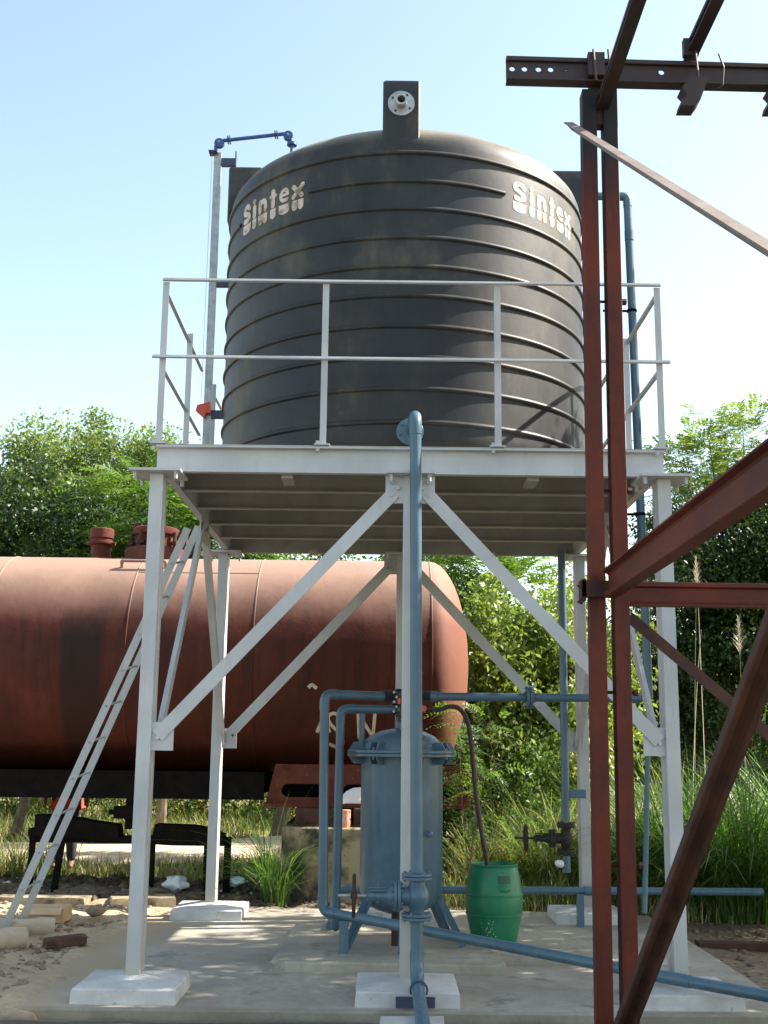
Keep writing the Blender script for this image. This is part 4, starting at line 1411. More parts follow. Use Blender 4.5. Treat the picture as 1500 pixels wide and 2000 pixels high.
def slot(x0, x1, z0, z1, n=8):
    r = (z1 - z0) / 2
    zc_ = (z0 + z1) / 2
    return [(x1 - r + r * math.sin(t), zc_ + r * math.cos(t)) for t in np.linspace(0, math.pi, n)] + [(x0 + r - r * math.sin(t), zc_ - r * math.cos(t)) for t in np.linspace(0, math.pi, n)]
for yy in (4.93, 6.95):
    fill_holes('saddle_plate', [(-1.40, 0.955), (0.84, 0.955), (0.80, 1.36), (-1.31, 1.36)], [slot(-1.24, -0.78, 1.015, 1.155), slot(-0.58, -0.10, 1.015, 1.155), slot(0.1, 0.6, 1.015, 1.155)], 0.02,
               lambda u, v, w, yy=yy: (u, yy + w, v), 'rust_red', wg)
mb = MB()
mb.box(-1.42, 0.86, 4.86, 7.05, 0.915, 0.955)
mb.build('saddle_flange', 'rust_red', wg)
mb = MB()
mb.box(-1.30, 0.8, 5.6, 6.4, 0.96, 1.36)
mb.build('saddle_web', 'black_iron', wg)
# chalk letters on the flank
def on_wagon(x, z, off=0.004):
    s = max(-1.0, min(1.0, (z - WZ) / WR))
    ang = math.asin(s)
    return (x, WY - (WR + off) * math.cos(ang), WZ + (WR + off) * math.sin(ang))
def stroke(mb, pts, w=0.036):
    pts = smooth_path([(x, 0, z) for x, z in pts], 4) if len(pts) > 2 else [V(pts[0][0], 0, pts[0][1]).lerp(V(pts[1][0], 0, pts[1][1]), k / 6) for k in range(7)]
    L, R_ = [], []
    for i, q in enumerate(pts):
        d = (pts[min(i + 1, len(pts) - 1)] - pts[max(i - 1, 0)]).normalized()
        nn = V(-d.z, 0, d.x) * w / 2
        L.append(on_wagon(q.x + nn.x, q.z + nn.z))
        R_.append(on_wagon(q.x - nn.x, q.z - nn.z))
    mb.loft([L, R_], False, closed=False)
for pts_l in ([[(-0.63, 1.86), (-0.69, 1.905), (-0.755, 1.87), (-0.73, 1.79), (-0.63, 1.69), (-0.60, 1.59), (-0.66, 1.545), (-0.75, 1.58)]],
              [[(-0.88, 1.70), (-0.80, 1.88)], [(-0.80, 1.88), (-0.74, 1.70)]],
              [[(-0.42, 1.64), (-0.43, 1.90)], [(-0.43, 1.90), (-0.27, 1.66)], [(-0.27, 1.66), (-0.25, 1.91)]],
              [[(-0.97, 2.17), (-0.93, 2.20), (-0.88, 2.16)]]):
    mb = MB()
    for q in pts_l:
        stroke(mb, q)
    mb.build('chalk_letter', 'chalk', wg, smooth=0)

# pier under the wagon
mb = MB()
jitter_block(mb, [(-1.20, 4.62), (-0.02, 4.62), (-0.02, 7.1), (-1.20, 7.1)], -0.2, 0.725, 0.03, 12, 7)
tag(mb.build('pier', 'concrete_old', smooth=30), 'thick stained concrete pier propping up the tank wagon saddle', 'concrete pier')
pk = thing('packing_rails', 'dark rusty steel packing between the stained pier and wagon saddle', 'steel packing', (-0.6, 4.8, 0.73))
for i, (x0, x1, ya, zb, zt) in enumerate(((-1.07, -0.62, 4.72, 0.728, 0.912), (-0.46, -0.10, 4.72, 0.728, 0.912), (-1.05, -0.1, 6.4, 0.728, 0.912))):
    mb = MB()
    mb.box(x0, x1, ya, ya + 0.25, zb, zt, 0.01)
    mb.box(x0 - 0.02, x1 + 0.02, ya - 0.02, ya + 0.27, zb, zb + 0.02)
    mb.build('packing_block', 'rust_brown', pk)
can = thing('tin_can', 'small orange and white tin wedged beside the blue pipes on the pier', 'tin', (-0.54, 4.72, 0.73))
mb = MB()
mb.lathe([(0.0001, 0), (0.055, 0), (0.055, 0.17), (0.05, 0.175), (0.0001, 0.175)], (-0.545, 4.715, 0.727), n=18)
mb.build('body', 'orange_rag', can)
mb = MB()
rag_v, rag_f = [], []
for i in range(12):
    for j in range(8):
        u, v = i / 11, j / 7
        x = -0.62 + 0.42 * u
        z = 0.957 + 0.17 * (1 - v) * math.sin(math.pi * min(1, max(0, u * 1.0 + 0.02))) ** 0.6 + 0.012 * noise.noise((u * 6, v * 6, 1))
        rag_v.append((x, 4.90 - 0.05 * v + 0.012 * noise.noise((u * 7, v * 5, 4)), z))
for i in range(11):
    for j in range(7):
        a_ = i * 8 + j
        rag_f.append((a_, a_ + 8, a_ + 9, a_ + 1))
rg = mesh_np('plastic_sheet', rag_v, rag_f, 'white_plastic', smooth=True)
sm = rg.modifiers.new('thick', 'SOLIDIFY'); sm.thickness = 0.006
tag(rg, 'crumpled white plastic sheet stuffed on the wagon saddle ledge', 'plastic sheet')

# dark trestle under the wagon
tr = thing('trestle', 'low dark steel trestle of tapered beams and thin legs under the wagon', 'trestle', (-2.85, 5.0, 0))
for poly in ([(-3.86, 0.80), (-3.74, 0.795), (-3.40, 0.765), (-3.28, 0.74), (-2.98, 0.705), (-2.96, 0.60), (-2.96, 0.535), (-3.40, 0.56), (-3.92, 0.585), (-3.92, 0.66), (-3.86, 0.66)],
             [(-2.955, 0.58), (-2.60, 0.585), (-2.58, 0.715), (-2.20, 0.705), (-1.97, 0.675), (-1.86, 0.62), (-1.84, 0.50), (-2.4, 0.50), (-2.955, 0.532)]):
    mb = MB()
    mb.prism(poly, 1, 4.95, 5.22)
    mb.build('beam', 'black_iron', tr)
mb = MB()
mb.box(-3.9, -1.85, 5.0, 5.12, 0.515, 0.575)
mb.build('chord', 'black_iron', tr)
for (x, w, y, z1) in ((-3.885, 0.055, 4.99, 0.66), (-3.56, 0.06, 4.98, 0.59), (-2.62, 0.05, 5.1, 0.54), (-2.03, 0.045, 4.99, 0.51), (-1.82, 0.07, 5.12, 0.58)):
    mb = MB()
    tilt = -0.08 if abs(x + 3.56) < 0.01 else 0
    mb.loft([[(x + tilt - w / 2, y, -0.12), (x + tilt + w / 2, y, -0.12), (x + tilt + w / 2, y + w, -0.12), (x + tilt - w / 2, y + w, -0.12)],
             [(x - w / 2, y, z1), (x + w / 2, y, z1), (x + w / 2, y + w, z1), (x - w / 2, y + w, z1)]], True)
    mb.build('leg', 'black_iron', tr)

# ------------------------------------------------------------------ rust-red shed frame, front right
sh = thing('shed_frame', 'rust-red frame of old rails with twin columns in the front right', 'steel frame', (1.05, -1.5, 0))
SY = -1.5
def rail_seg(name, p0, p1, up, h=0.10, foot=0.088, head=0.05, web=0.014, mat='red_oxide', parent=None, flip=False):
    mb = MB()
    pr = rail_prof(h, foot, head, web)
    mb.beam(p0, p1, pr, up)
    return mb.build(name, mat, parent or sh, smooth=25)
for xb, xt, ztop in ((1.000, 1.036, 5.50), (1.137, 1.162, 5.60)):
    # foot of the rail faces the camera: up vector points away from it (+Y)
    w_c, d_c, t_c = 0.043, 0.105, 0.009
    pr = [(-w_c, 0), (w_c, 0), (w_c, d_c), (w_c - t_c, d_c), (w_c - t_c, t_c), (-w_c + t_c, t_c), (-w_c + t_c, d_c), (-w_c, d_c)]
    mb = MB()
    mb.loft([[(xc + a_, SY + b_, zc_) for a_, b_ in pr] for xc, zc_ in ((xb, -0.3), (xt, ztop))], True)
    mb.build('column', 'red_post', sh, bevel=0.003)
mb = MB()
mb.box(0.995, 1.025, SY + 0.02, SY + 0.09, 5.25, 5.40)
mb.box(1.045, 1.16, SY + 0.02, SY + 0.10, 5.28, 5.62)
mb.build('joint_plate', 'bare_steel', sh)
for z in (4.16, 3.02, 1.88, 0.96):
    mb = MB()
    mb.tube([(1.02, SY + 0.06, z), (1.23, SY + 0.06, z)], 0.009, 8)
    mb.lathe([(0.0001, -0.012), (0.02, -0.012), (0.02, 0.012), (0.0001, 0.012)], (1.222, SY + 0.06, z), (1, 0, 0), 6)
    mb.build('tie_bolt', 'rust_brown', sh)
# top beam: a rail lying on its side towards the camera, web with holes
zt0, zt1 = 5.535, 5.680
def tb(u, v, w):
    return (u, SY - 0.005 + w, v)
holes = [circ(0.568, 5.622, 0.018), circ(0.643, 5.621, 0.018), circ(0.728, 5.620, 0.018), circ(0.802, 5.620, 0.018), circ(0.895, 5.618, 0.006, 8), circ(1.475, 5.61, 0.018)]
top = fill_holes('top_beam', [(0.531, zt0 + 0.005), (3.2, zt0 - 0.03), (3.2, zt1 - 0.05), (0.531, zt1 + 0.002)], holes, 0.014, tb, 'bare_steel', sh)
for z, w_b, nm in ((zt0, 0.085, 'rail_foot'), (zt1, 0.052, 'rail_head')):
    mb = MB()
    dz = -0.035 if nm == 'rail_foot' else -0.05
    t_ = 0.013 if nm == 'rail_foot' else 0.030
    mb.loft([[(x, SY - 0.005 + a_, z + dzz + b_) for a_, b_ in [(-w_b / 2, -t_ / 2), (w_b / 2, -t_ / 2), (w_b / 2, t_ / 2), (-w_b / 2, t_ / 2)]] for x, dzz in ((0.531, 0.004), (3.2, dz))], True)
    mb.build(nm, 'bare_steel', top, bevel=0.005)
# purlins running towards the camera
for xa, ya, za, yb_ in ((1.115, SY + 0.04, 5.37, -7.5), ):
    rail_seg('purlin', (xa, ya, za), (xa - 0.04, yb_, za + 0.0), (0, 0, 1), 0.10, 0.075, 0.05, mat='bare_steel')
rail_seg('purlin', (1.66, SY + 0.10, 5.715), (1.72, -7.5, 5.73), (0, 0, 1), 0.10, 0.075, 0.05, mat='bare_steel')
for xx in (1.66, 2.18):
    mb = MB()
    mb.prism([(xx - 0.09, 5.46), (xx - 0.03, 5.53), (xx + 0.075, 5.53), (xx + 0.02, 5.38), (xx - 0.01, 5.34), (xx - 0.10, 5.34), (xx - 0.09, 5.38), (xx - 0.06, 5.40), (xx - 0.065, 5.43)], 1, SY - 0.10, SY + 0.02)
    mb.build('rail_end', 'bare_steel', sh)
mb = MB()
mb.box(1.02, 1.12, SY - 0.075, SY - 0.03, 5.55, 5.70)
mb.build('clip_plate', 'bare_steel', sh)
mb = MB()
mb.box(1.60, 1.69, SY - 0.075, SY - 0.03, 5.69, 5.80)
mb.build('clip_plate', 'bare_steel', sh)
for xx in (1.05, 1.14, 1.665):
    mb = MB()
    mb.tube([(xx, SY - 0.085, 5.71), (xx + 0.012, SY - 0.09, 5.50)], 0.008, 6)
    mb.build('tie_wire', 'bare_steel', sh)
mb = MB()
mb.tube(bend([(1.81, SY - 0.07, 5.70), (1.83, SY - 0.09, 5.60), (1.82, SY - 0.08, 5.47), (1.79, SY - 0.05, 5.48)], 0.02), 0.006, 6)
mb.build('tie_wire', 'bare_steel', sh)
# horizontal beam towards the viewer and the one along the wall
rail_seg('girt', (1.075, SY - 0.05, 2.545), (1.075, -7.6, 2.565), (0, 0, -1), 0.155, 0.085, 0.075, 0.02)
rail_seg('girt', (1.16, SY + 0.06, 2.362), (3.6, SY + 0.06, 2.352), (0, 0, 1), 0.135, 0.09, 0.06, 0.016)
mb = MB()
mb.box(0.925, 1.10, SY - 0.035, SY - 0.012, 2.40, 2.49)
mb.box(0.925, 0.945, SY - 0.035, SY + 0.10, 2.38, 2.50)
for zz in (2.47, 2.38):
    mb.prism([(0.925, zz - 0.02), (0.90, zz - 0.005), (0.93, zz + 0.025)], 1, SY - 0.03, SY + 0.02)
mb.build('strap', 'rust_brown', sh)
# braces
rail_seg('brace', (1.20, SY + 0.06, 2.30), (2.15, SY + 0.06, 1.49), (0, 1, 0), 0.05, 0.062, 0.03, 0.012, mat='rust_brown')
rail_seg('brace', (1.11, SY - 0.05, 0.12), (1.28, -4.6, 2.56), (-1, 0, 0.1), 0.09, 0.105, 0.06, 0.03, mat='rust_brown')
mb = MB()
mb.beam((0.915, SY + 0.02, 5.29), (0.96, -5.9, 2.28), [(-0.028, -0.008), (0.034, -0.008), (0.034, 0.0), (-0.020, 0.0), (-0.020, -0.05), (-0.028, -0.05)], (0, -0.5, 0.85))
mb.build('strut', 'weathered_steel', sh)

# ------------------------------------------------------------------ odds and ends on the ground
def lump(name, c, r, mat, sx=1, sy=1, sz=1, seedv=0.0, amp=0.35, sub=3, rot=0.0):
    bm = bmesh.new()
    bmesh.ops.create_icosphere(bm, subdivisions=sub, radius=1)
    ca, sa = math.cos(rot), math.sin(rot)
    mb = MB()
    pts = []
    for v in bm.verts:
        p = v.co * (1 + amp * noise.noise(v.co * 1.7 + Vector((seedv, 0, 0))) + 0.3 * amp * noise.noise(v.co * 5 + Vector((0, seedv, 0))))
        x, y, z = p.x * sx * r, p.y * sy * r, p.z * sz * r
        pts.append((c[0] + x * ca - y * sa, c[1] + x * sa + y * ca, c[2] + z))
    mb.add(pts, [tuple(v.index for v in f.verts) for f in bm.faces])
    bm.free()
    return mb.build(name, mat, smooth=40)

def log(c0, c1, r, label):
    t = thing('log', label, 'log', c0)
    mb = MB()
    c0, c1 = V(c0), V(c1)
    n = 10
    path = [c0.lerp(c1, k / n) + V(0, 0, 0.006 * math.sin(k * 1.7)) for k in range(n + 1)]
    mb.tube(path, [r * (1 + 0.05 * math.sin(k * 2.3)) for k in range(n + 1)], 18)
    mb.build('trunk', 'log_wood', t)
    return t
log((-2.98, 1.78, 0.045), (-4.1, 0.95, 0.06), 0.085, 'short pale log lying in the sand at the left edge')
log((-2.90, 2.35, 0.05), (-3.9, 2.05, 0.06), 0.075, 'pale log half buried in sand at the ladder foot')
bk = thing('brick', 'single dark red brick lying on the sand beside the slab', 'brick', (-2.5, 1.75, 0.05))
mb = MB()
ca, sa = math.cos(0.5), math.sin(0.5)
def rb(x, y, z):
    return (-2.62 + x * ca - y * sa, 1.62 + x * sa + y * ca, 0.045 + z + x * 0.05)
q = MB().box(-0.16, 0.16, -0.06, 0.06, -0.03, 0.045, 0.012)
mb.add([rb(*p) for p in q.v], q.f)
mb.build('brick_body', 'brick', bk)
cbx = thing('cardboard_box', 'small flattened brown cardboard box behind the ladder foot', 'box', (-3.05, 2.75, 0.03))
mb = MB()
mb.box(-3.26, -2.92, 2.70, 3.0, 0.03, 0.15)
mb.build('box_body', 'cardboard', cbx)
mb = MB()
mb.add([(-3.25, 2.69, 0.153), (-2.93, 2.69, 0.153), (-2.92, 2.60, 0.11), (-3.26, 2.60, 0.11)], [(0, 1, 2, 3)])
fl_ = mb.build('flap', 'cardboard', cbx, smooth=0)
fl_.modifiers.new('thick', 'SOLIDIFY').thickness = 0.004
tag(lump('plastic_bag', (-2.36, 5.15, 0.09), 0.13, 'white_plastic', 1, 0.6, 0.7, 2.2, 0.42), 'crumpled white plastic bag in the mud under the wagon', 'plastic bag')
tag(lump('plastic_bag', (-1.72, 5.20, 0.12), 0.10, 'cyan_plastic', 1.1, 0.6, 0.5, 5.2, 0.42), 'pale cyan plastic scrap beside the grass tuft and pier', 'plastic bag')
tag(lump('clod', (-3.02, 0.62, 0.05), 0.15, 'soil_clod', 1.2, 0.9, 0.7, 1.2, 0.5), 'big rounded earth clod on the sand at the left edge', 'earth clod')
tag(lump('clod', (-2.72, 3.05, 0.09), 0.07, 'soil_clod', 1.2, 0.8, 0.7, 8.2, 0.3), 'fist-sized clod on the sand ridge below the ladder', 'earth clod')
# flat stone slabs behind the sand
for x, y, w, d, rz, lab in ((-2.55, 4.35, 0.62, 0.4, 0.2, 'broken grey concrete slab piece lying on mud behind the sand heap'), (-3.5, 4.25, 0.9, 0.28, -0.05, 'low mud-stained kerb stone behind the logs')):
    mb = MB()
    ca, sa = math.cos(rz), math.sin(rz)
    jitter_block(mb, [(x + a_ * ca - b_ * sa, y + a_ * sa + b_ * ca) for a_, b_ in ((-w / 2, -d / 2), (w / 2, -d / 2), (w / 2, d / 2), (-w / 2, d / 2))], -0.06, 0.06, 0.05, 6, x)
    tag(mb.build('stone_slab', 'concrete_old'), lab, 'stone slab')
# rubble and clods churned up under the wagon
random.seed(21)
bm0 = bmesh.new()
bmesh.ops.create_icosphere(bm0, subdivisions=1, radius=1)
base_v = np.array([v.co[:] for v in bm0.verts])
base_f = np.array([[v.index for v in f.verts] for f in bm0.faces])
bm0.free()
def rubble(name, n, xr, yr, smin, smax, mat, rej=None):
    vs_, fs, c = [], [], 0
    for k in range(n):
        x, y = random.uniform(*xr), random.uniform(*yr)
        if rej and rej(x, y):
            continue
        s = smin + (smax - smin) * random.random() ** 3
        sc = np.array([random.uniform(0.7, 1.4), random.uniform(0.7, 1.4), random.uniform(0.4, 0.8)]) * s
        rr = 1 + 0.3 * RNG.standard_normal(len(base_v))
        p = base_v * rr[:, None] * sc
        t = random.uniform(0, 6.28)
        R_ = np.array([[math.cos(t), -math.sin(t), 0], [math.sin(t), math.cos(t), 0], [0, 0, 1]])
        vs_.append(p @ R_.T + np.array([x, y, gh(x, y) + s * 0.15]))
        fs.append(base_f + c)
        c += len(base_v)
    return tag(mesh_np(name, np.concatenate(vs_), np.concatenate(fs), mat), kind='stuff')
inslab = lambda x, y: (-2.5 < x < 2.45 and -0.6 < y < 4.1)
tag(rubble('mud_clods', 1500, (-5.5, 0.6), (4.3, 6.9), 0.01, 0.075, 'dark_soil', inslab), 'dark lumps of churned mud under the wagon', 'mud')
tag(rubble('sand_crumbs', 2200, (-4.2, -2.38), (-0.5, 4.2), 0.003, 0.035, 'soil_clod', inslab), 'loose crumbs of earth on the sand', 'gravel')
tag(rubble('soil_lumps', 700, (2.4, 4.6), (-0.5, 4.5), 0.006, 0.04, 'dark_soil', inslab), 'dark lumps of soil beside the slab', 'soil')
tag(rubble('pale_debris', 90, (-4.6, -0.9), (5.0, 6.4), 0.01, 0.04, 'paper', None), 'scattered pale scraps in the mud', 'litter')
# twigs and weathered post
mb = MB()
mb.tube([(-5.03, 7.2, -0.05), (-5.0, 7.2, 0.4), (-5.03, 7.2, 0.95)], [0.07, 0.065, 0.06], 10)
tag(mb.build('post', 'log_wood'), 'weathered pale timber post at the left edge behind the ladder', 'post')
mb = MB()
mb.box(2.55, 3.4, 2.55, 2.68, -0.13, -0.05)
tag(mb.build('scrap_bar', 'rust_brown'), 'dark rusty scrap bar on the soil at the right edge', 'scrap metal')

# ------------------------------------------------------------------ person behind the wagon
def person(x, y, label):
    p = thing('person', label, 'person', (x, y, 0.03))
    z0 = 0.03
    J = {'pelvis': (0, 0, .92), 'waist': (0, 0, 1.05), 'chest': (0, 0.0, 1.30), 'neck': (0, 0, 1.46), 'head': (0, -0.01, 1.58), 'crown': (0, -0.01, 1.68),
         'hem': (0, 0, .73), 'sl': (-.17, 0, 1.41), 'sr': (.17, 0, 1.41), 'el': (-.24, .02, 1.13), 'er': (.24, .02, 1.13), 'wl': (-.26, -.05, .89), 'wr': (.26, -.05, .89), 'hl': (-.26, -.07, .80), 'hr': (.26, -.07, .80),
         'hpl': (-.09, 0, .88), 'hpr': (.09, 0, .88), 'kl': (-.085, -.01, .49), 'kr': (.08, -.03, .49), 'al': (-.08, .02, .08), 'ar': (.085, .02, .08), 'tl': (-.10, -.14, .035), 'tr': (.11, -.14, .035)}
    Rr = {'pelvis': .12, 'waist': .115, 'chest': .13, 'neck': .055, 'head': .085, 'crown': .07, 'hem': .125, 'sl': .06, 'sr': .06, 'el': .042, 'er': .042, 'wl': .03, 'wr': .03, 'hl': .032, 'hr': .032,
          'hpl': .085, 'hpr': .085, 'kl': .06, 'kr': .06, 'al': .042, 'ar': .042, 'tl': .032, 'tr': .032}
    E_ = [('pelvis', 'hem'), ('pelvis', 'waist'), ('waist', 'chest'), ('chest', 'neck'), ('neck', 'head'), ('head', 'crown'), ('chest', 'sl'), ('sl', 'el'), ('el', 'wl'), ('wl', 'hl'), ('chest', 'sr'), ('sr', 'er'), ('er', 'wr'), ('wr', 'hr'),
          ('pelvis', 'hpl'), ('hpl', 'kl'), ('kl', 'al'), ('al', 'tl'), ('pelvis', 'hpr'), ('hpr', 'kr'), ('kr', 'ar'), ('ar', 'tr')]
    # five fingers per hand
    for s, h in (('l', -1), ('r', 1)):
        for k in range(5):
            nm = f'f{s}{k}'
            b = J['h' + s]
            J[nm] = (b[0] + h * 0.004, b[1] + (-0.045 + 0.022 * k), b[2] - 0.07 + 0.01 * abs(k - 2)) if k < 4 else (b[0] - h * 0.02, b[1] - 0.065, b[2] - 0.03)
            Rr[nm] = .009
            E_.append(('h' + s, nm))
    def skin(name, keys, scale, mat):
        ks = [k for k in J if k in keys]
        me = bpy.data.meshes.new(name)
        me.from_pydata([J[k] for k in ks], [(ks.index(a_), ks.index(b_)) for a_, b_ in E_ if a_ in keys and b_ in keys], [])
        o = bpy.data.objects.new(name, me)
        COL.objects.link(o)
        o.parent = p
        m_ = o.modifiers.new('skin', 'SKIN')
        m_.use_smooth_shade = True
        for i, k in enumerate(ks):
            r_ = Rr[k] * scale
            me.skin_vertices[0].data[i].radius = (r_, r_)
            me.skin_vertices[0].data[i].use_root = (i == 0)
        o.modifiers.new('sub', 'SUBSURF').levels = 2
        o.modifiers['sub'].render_levels = 2
        me.materials.append(M[mat])
        return o
    skin('body', set(J) - {'hem'}, 1.0, 'skin')
    J['chest2'] = J['chest']
    skin('trousers', {'pelvis', 'hpl', 'hpr', 'kl', 'kr', 'al', 'ar'}, 1.4, 'dark_cloth')
    Rr['pelvis'], Rr['hem'], Rr['waist'] = .165, .165, .14
    skin('shirt', {'pelvis', 'hem', 'waist', 'chest', 'sl', 'sr', 'el', 'er'}, 1.16, 'red_cloth')
    mb = MB()
    ox, oy = x, y
    mb.lathe([(0.105, -0.03), (0.102, 0.03), (0.08, 0.08), (0.03, 0.108), (0.0001, 0.11)], (ox, oy + 0.012, z0 + 1.62), (0, 0.25, 1), 20)
    mb.build('hair', 'hair', p)
    for s in (-1, 1):
        mb = MB()
        mb.lathe([(0.0001, 0.012), (0.011, 0.006), (0.012, -0.004)], (ox + s * 0.034, oy - 0.098, z0 + 1.595), (0, -1, 0), 8)
        mb.build('eye', 'black_plastic', p)
    mb = MB()
    mb.lathe([(0.0001, 0.03), (0.010, 0.02), (0.017, 0.0)], (ox, oy - 0.098, z0 + 1.565), (0, -1, -0.3), 8)
    mb.build('nose', 'skin', p)
    return p
person(-4.06, 7.05, 'person in a red shirt and dark trousers standing behind the wagon')

# ------------------------------------------------------------------ vegetation
def unit(v):
    return v / np.maximum(np.linalg.norm(v, axis=-1, keepdims=True), 1e-9)

def leaf_quads(P, size, rng, up=0.5, aspect=0.5, droop=0.25):
    n = len(P)
    d = rng.standard_normal((n, 3)); d[:, 2] -= droop * 2
    d = unit(d)
    nr = rng.standard_normal((n, 3)); nr[:, 2] += up * 2
    s = unit(np.cross(d, nr))
    nn = unit(np.cross(s, d))
    L = size * (0.65 + 0.7 * rng.random(n))[:, None]
    W = L * aspect
    a = P
    b = P + d * L * 0.5 + s * W * 0.5 + nn * L * 0.06
    c = P + d * L
    e = P + d * L * 0.5 - s * W * 0.5 + nn * L * 0.06
    return np.stack([a, b, c, e], 1).reshape(-1, 3)

def frond_quads(P, D_, length, rng, pairs=7, leaflet=0.09, wid=0.32):
    n = len(P)
    D_ = unit(D_)
    up = np.tile([0, 0, 1.0], (n, 1)) + 0.35 * rng.standard_normal((n, 3))
    S = unit(np.cross(D_, up))
    N_ = unit(np.cross(S, D_))
    Ln = length * (0.7 + 0.6 * rng.random(n))[:, None]
    out = []
    for k in range(pairs):
        t = (k + 0.6) / pairs
        base = P + D_ * Ln * t - np.array([0, 0, 1.0]) * (Ln * 0.35 * t * t)
        for sg in (-1, 1):
            d = unit(S * sg + D_ * 0.55 - N_ * 0.15 + 0.12 * rng.standard_normal((n, 3)))
            l = leaflet * (1.1 - 0.5 * abs(t - 0.45)) * (0.8 + 0.4 * rng.random(n))[:, None]
            w = unit(np.cross(d, N_)) * l * wid * 0.5
            out.append(np.stack([base, base + d * l * 0.45 + w, base + d * l, base + d * l * 0.45 - w], 1))
    q = np.stack(out, 1)            # n, 2*pairs, 4, 3
    return q.reshape(-1, 3), 2 * pairs

def clumps(ell, n, rng, shell=0.55):
    """clump centres inside a list of ellipsoids (cx,cy,cz,rx,ry,rz), biased outwards"""
    w = np.array([e[3] * e[4] * e[5] for e in ell]) ** 0.67
    idx = rng.choice(len(ell), n, p=w / w.sum())
    E_ = np.array(ell)[idx]
    d = unit(rng.standard_normal((n, 3)))
    r = (shell + (1 - shell) * rng.random(n) ** 0.6)
    r *= 0.86 + 0.3 * rng.random(n)
    return E_[:, :3] + d * r[:, None] * E_[:, 3:], d

def tree(name, label, cat, x, y, ell, n_cl, per, rc, leaf, mat, seed, style='leaf', trunk_r=0.14, group=None, limbs=14, shell=0.5, aspect=0.5, pairs=7, frond=0.36, zbase=None):
    rng = np.random.default_rng(seed)
    z0 = gh(x, y) if zbase is None else zbase
    t = thing(name, label, cat, (x, y, z0), group)
    C, Dn = clumps(ell, n_cl, rng, shell)
    C[:, 2] = np.maximum(C[:, 2], z0 + 0.15)
    rcs = rc * (0.6 + 0.8 * rng.random(n_cl))
    cid = np.repeat(np.arange(n_cl), per)
    g = rng.standard_normal((len(cid), 3))
    g = unit(g) * (rng.random((len(cid), 1)) ** 0.5)
    g[:, 2] *= 0.7
    P = C[cid] + g * rcs[cid][:, None] * 1.35
    keep = P[:, 2] > z0 + 0.02
    P, cid = P[keep], cid[keep]
    cv = rng.random(n_cl)
    if style == 'leaf':
        v = leaf_quads(P, leaf, rng, aspect=aspect)
        rep = 1
    else:
        Dd = g[keep] * 0.8 + Dn[cid] * 0.7 + 0.25 * rng.standard_normal((len(cid), 3))
        Dd[:, 2] *= 0.6
        v, rep = frond_quads(P, Dd, frond, rng, pairs, leaf)
    f = np.arange(len(v)).reshape(-1, 4)
    var = np.clip(0.45 * np.repeat(cv[cid], rep) + 0.55 * rng.random(len(f)) ** 1.3, 0, 1)
    mesh_np('crown', v, f, mat, t, var)
    # trunk and limbs
    mb = MB()
    cz = np.mean([e[2] for e in ell])
    cx, cy = np.mean([e[0] for e in ell]), np.mean([e[1] for e in ell])
    top = V(cx, cy, cz + 0.3 * max(e[5] for e in ell))
    base = V(x, y, z0 - 0.1)
    mid = base.lerp(top, 0.45) + V(rng.normal() * 0.12, rng.normal() * 0.12, 0)
    path = smooth_path([base, base.lerp(mid, 0.5) + V(rng.normal() * 0.05, rng.normal() * 0.05, 0), mid, top], 4)
    rr = [trunk_r * (1 - 0.8 * k / (len(path) - 1)) for k in range(len(path))]
    mb.tube(path, rr, 8)
    order = rng.permutation(n_cl)[:limbs]
    for i in order:
        c = V(*C[i])
        k = int(rng.integers(len(path) // 3, len(path) - 1))
        s = path[k]
        m1 = s.lerp(c, 0.5) + V(rng.normal() * 0.1, rng.normal() * 0.1, 0.15)
        pp = smooth_path([s, m1, c], 4)
        r0 = rr[k] * 0.55
        mb.tube(pp, [r0 * (1 - 0.85 * q / (len(pp) - 1)) for q in range(len(pp))], 6)
    mb.build('trunk', 'bark', t)
    return t

GB = 'trees behind the tank wagon'
GR = 'trees behind the tower on the right'
# left: a pale tall tree, a dark dense one in front of it, a feathery one beside the tower
tree('broadleaf_tree', 'tall pale green tree with loose crown behind the wagon vents', 'tree', -6.6, 17.5,
     [(-6.9, 16.8, 6.75, 1.4, 1.5, 2.0), (-5.6, 16.8, 6.6, 1.3, 1.3, 1.6), (-6.2, 17.3, 4.9, 2.5, 1.7, 2.0), (-4.6, 16.5, 6.2, 1.0, 1.1, 1.4), (-7.7, 16.6, 6.1, 1.2, 1.2, 1.5), (-5.0, 16.9, 6.7, 1.2, 1.2, 1.5)], 320, 290, 0.42, 0.092, 'leaf_light', 1, group=GB, trunk_r=0.2, shell=0.4)
tree('broadleaf_tree', 'pale tree at the left edge behind the dark leafy one', 'tree', -9.6, 16.5,
     [(-9.2, 16.0, 5.9, 1.4, 1.5, 1.7), (-9.4, 16.2, 4.4, 2.2, 1.6, 2.0)], 120, 300, 0.42, 0.092, 'leaf_light', 2, group=GB, trunk_r=0.2, shell=0.4)
tree('broadleaf_tree', 'dense dark glossy tree behind the left end of the wagon', 'tree', -6.2, 12.0,
     [(-6.0, 11.4, 4.5, 1.5, 1.2, 1.6), (-7.4, 11.5, 4.3, 1.4, 1.2, 1.5), (-5.0, 11.5, 4.2, 1.0, 1.0, 1.3), (-6.2, 11.7, 2.8, 2.3, 1.2, 1.4)], 230, 280, 0.36, 0.088, 'leaf_dark', 3, group=GB, trunk_r=0.10, shell=0.45, aspect=0.55)
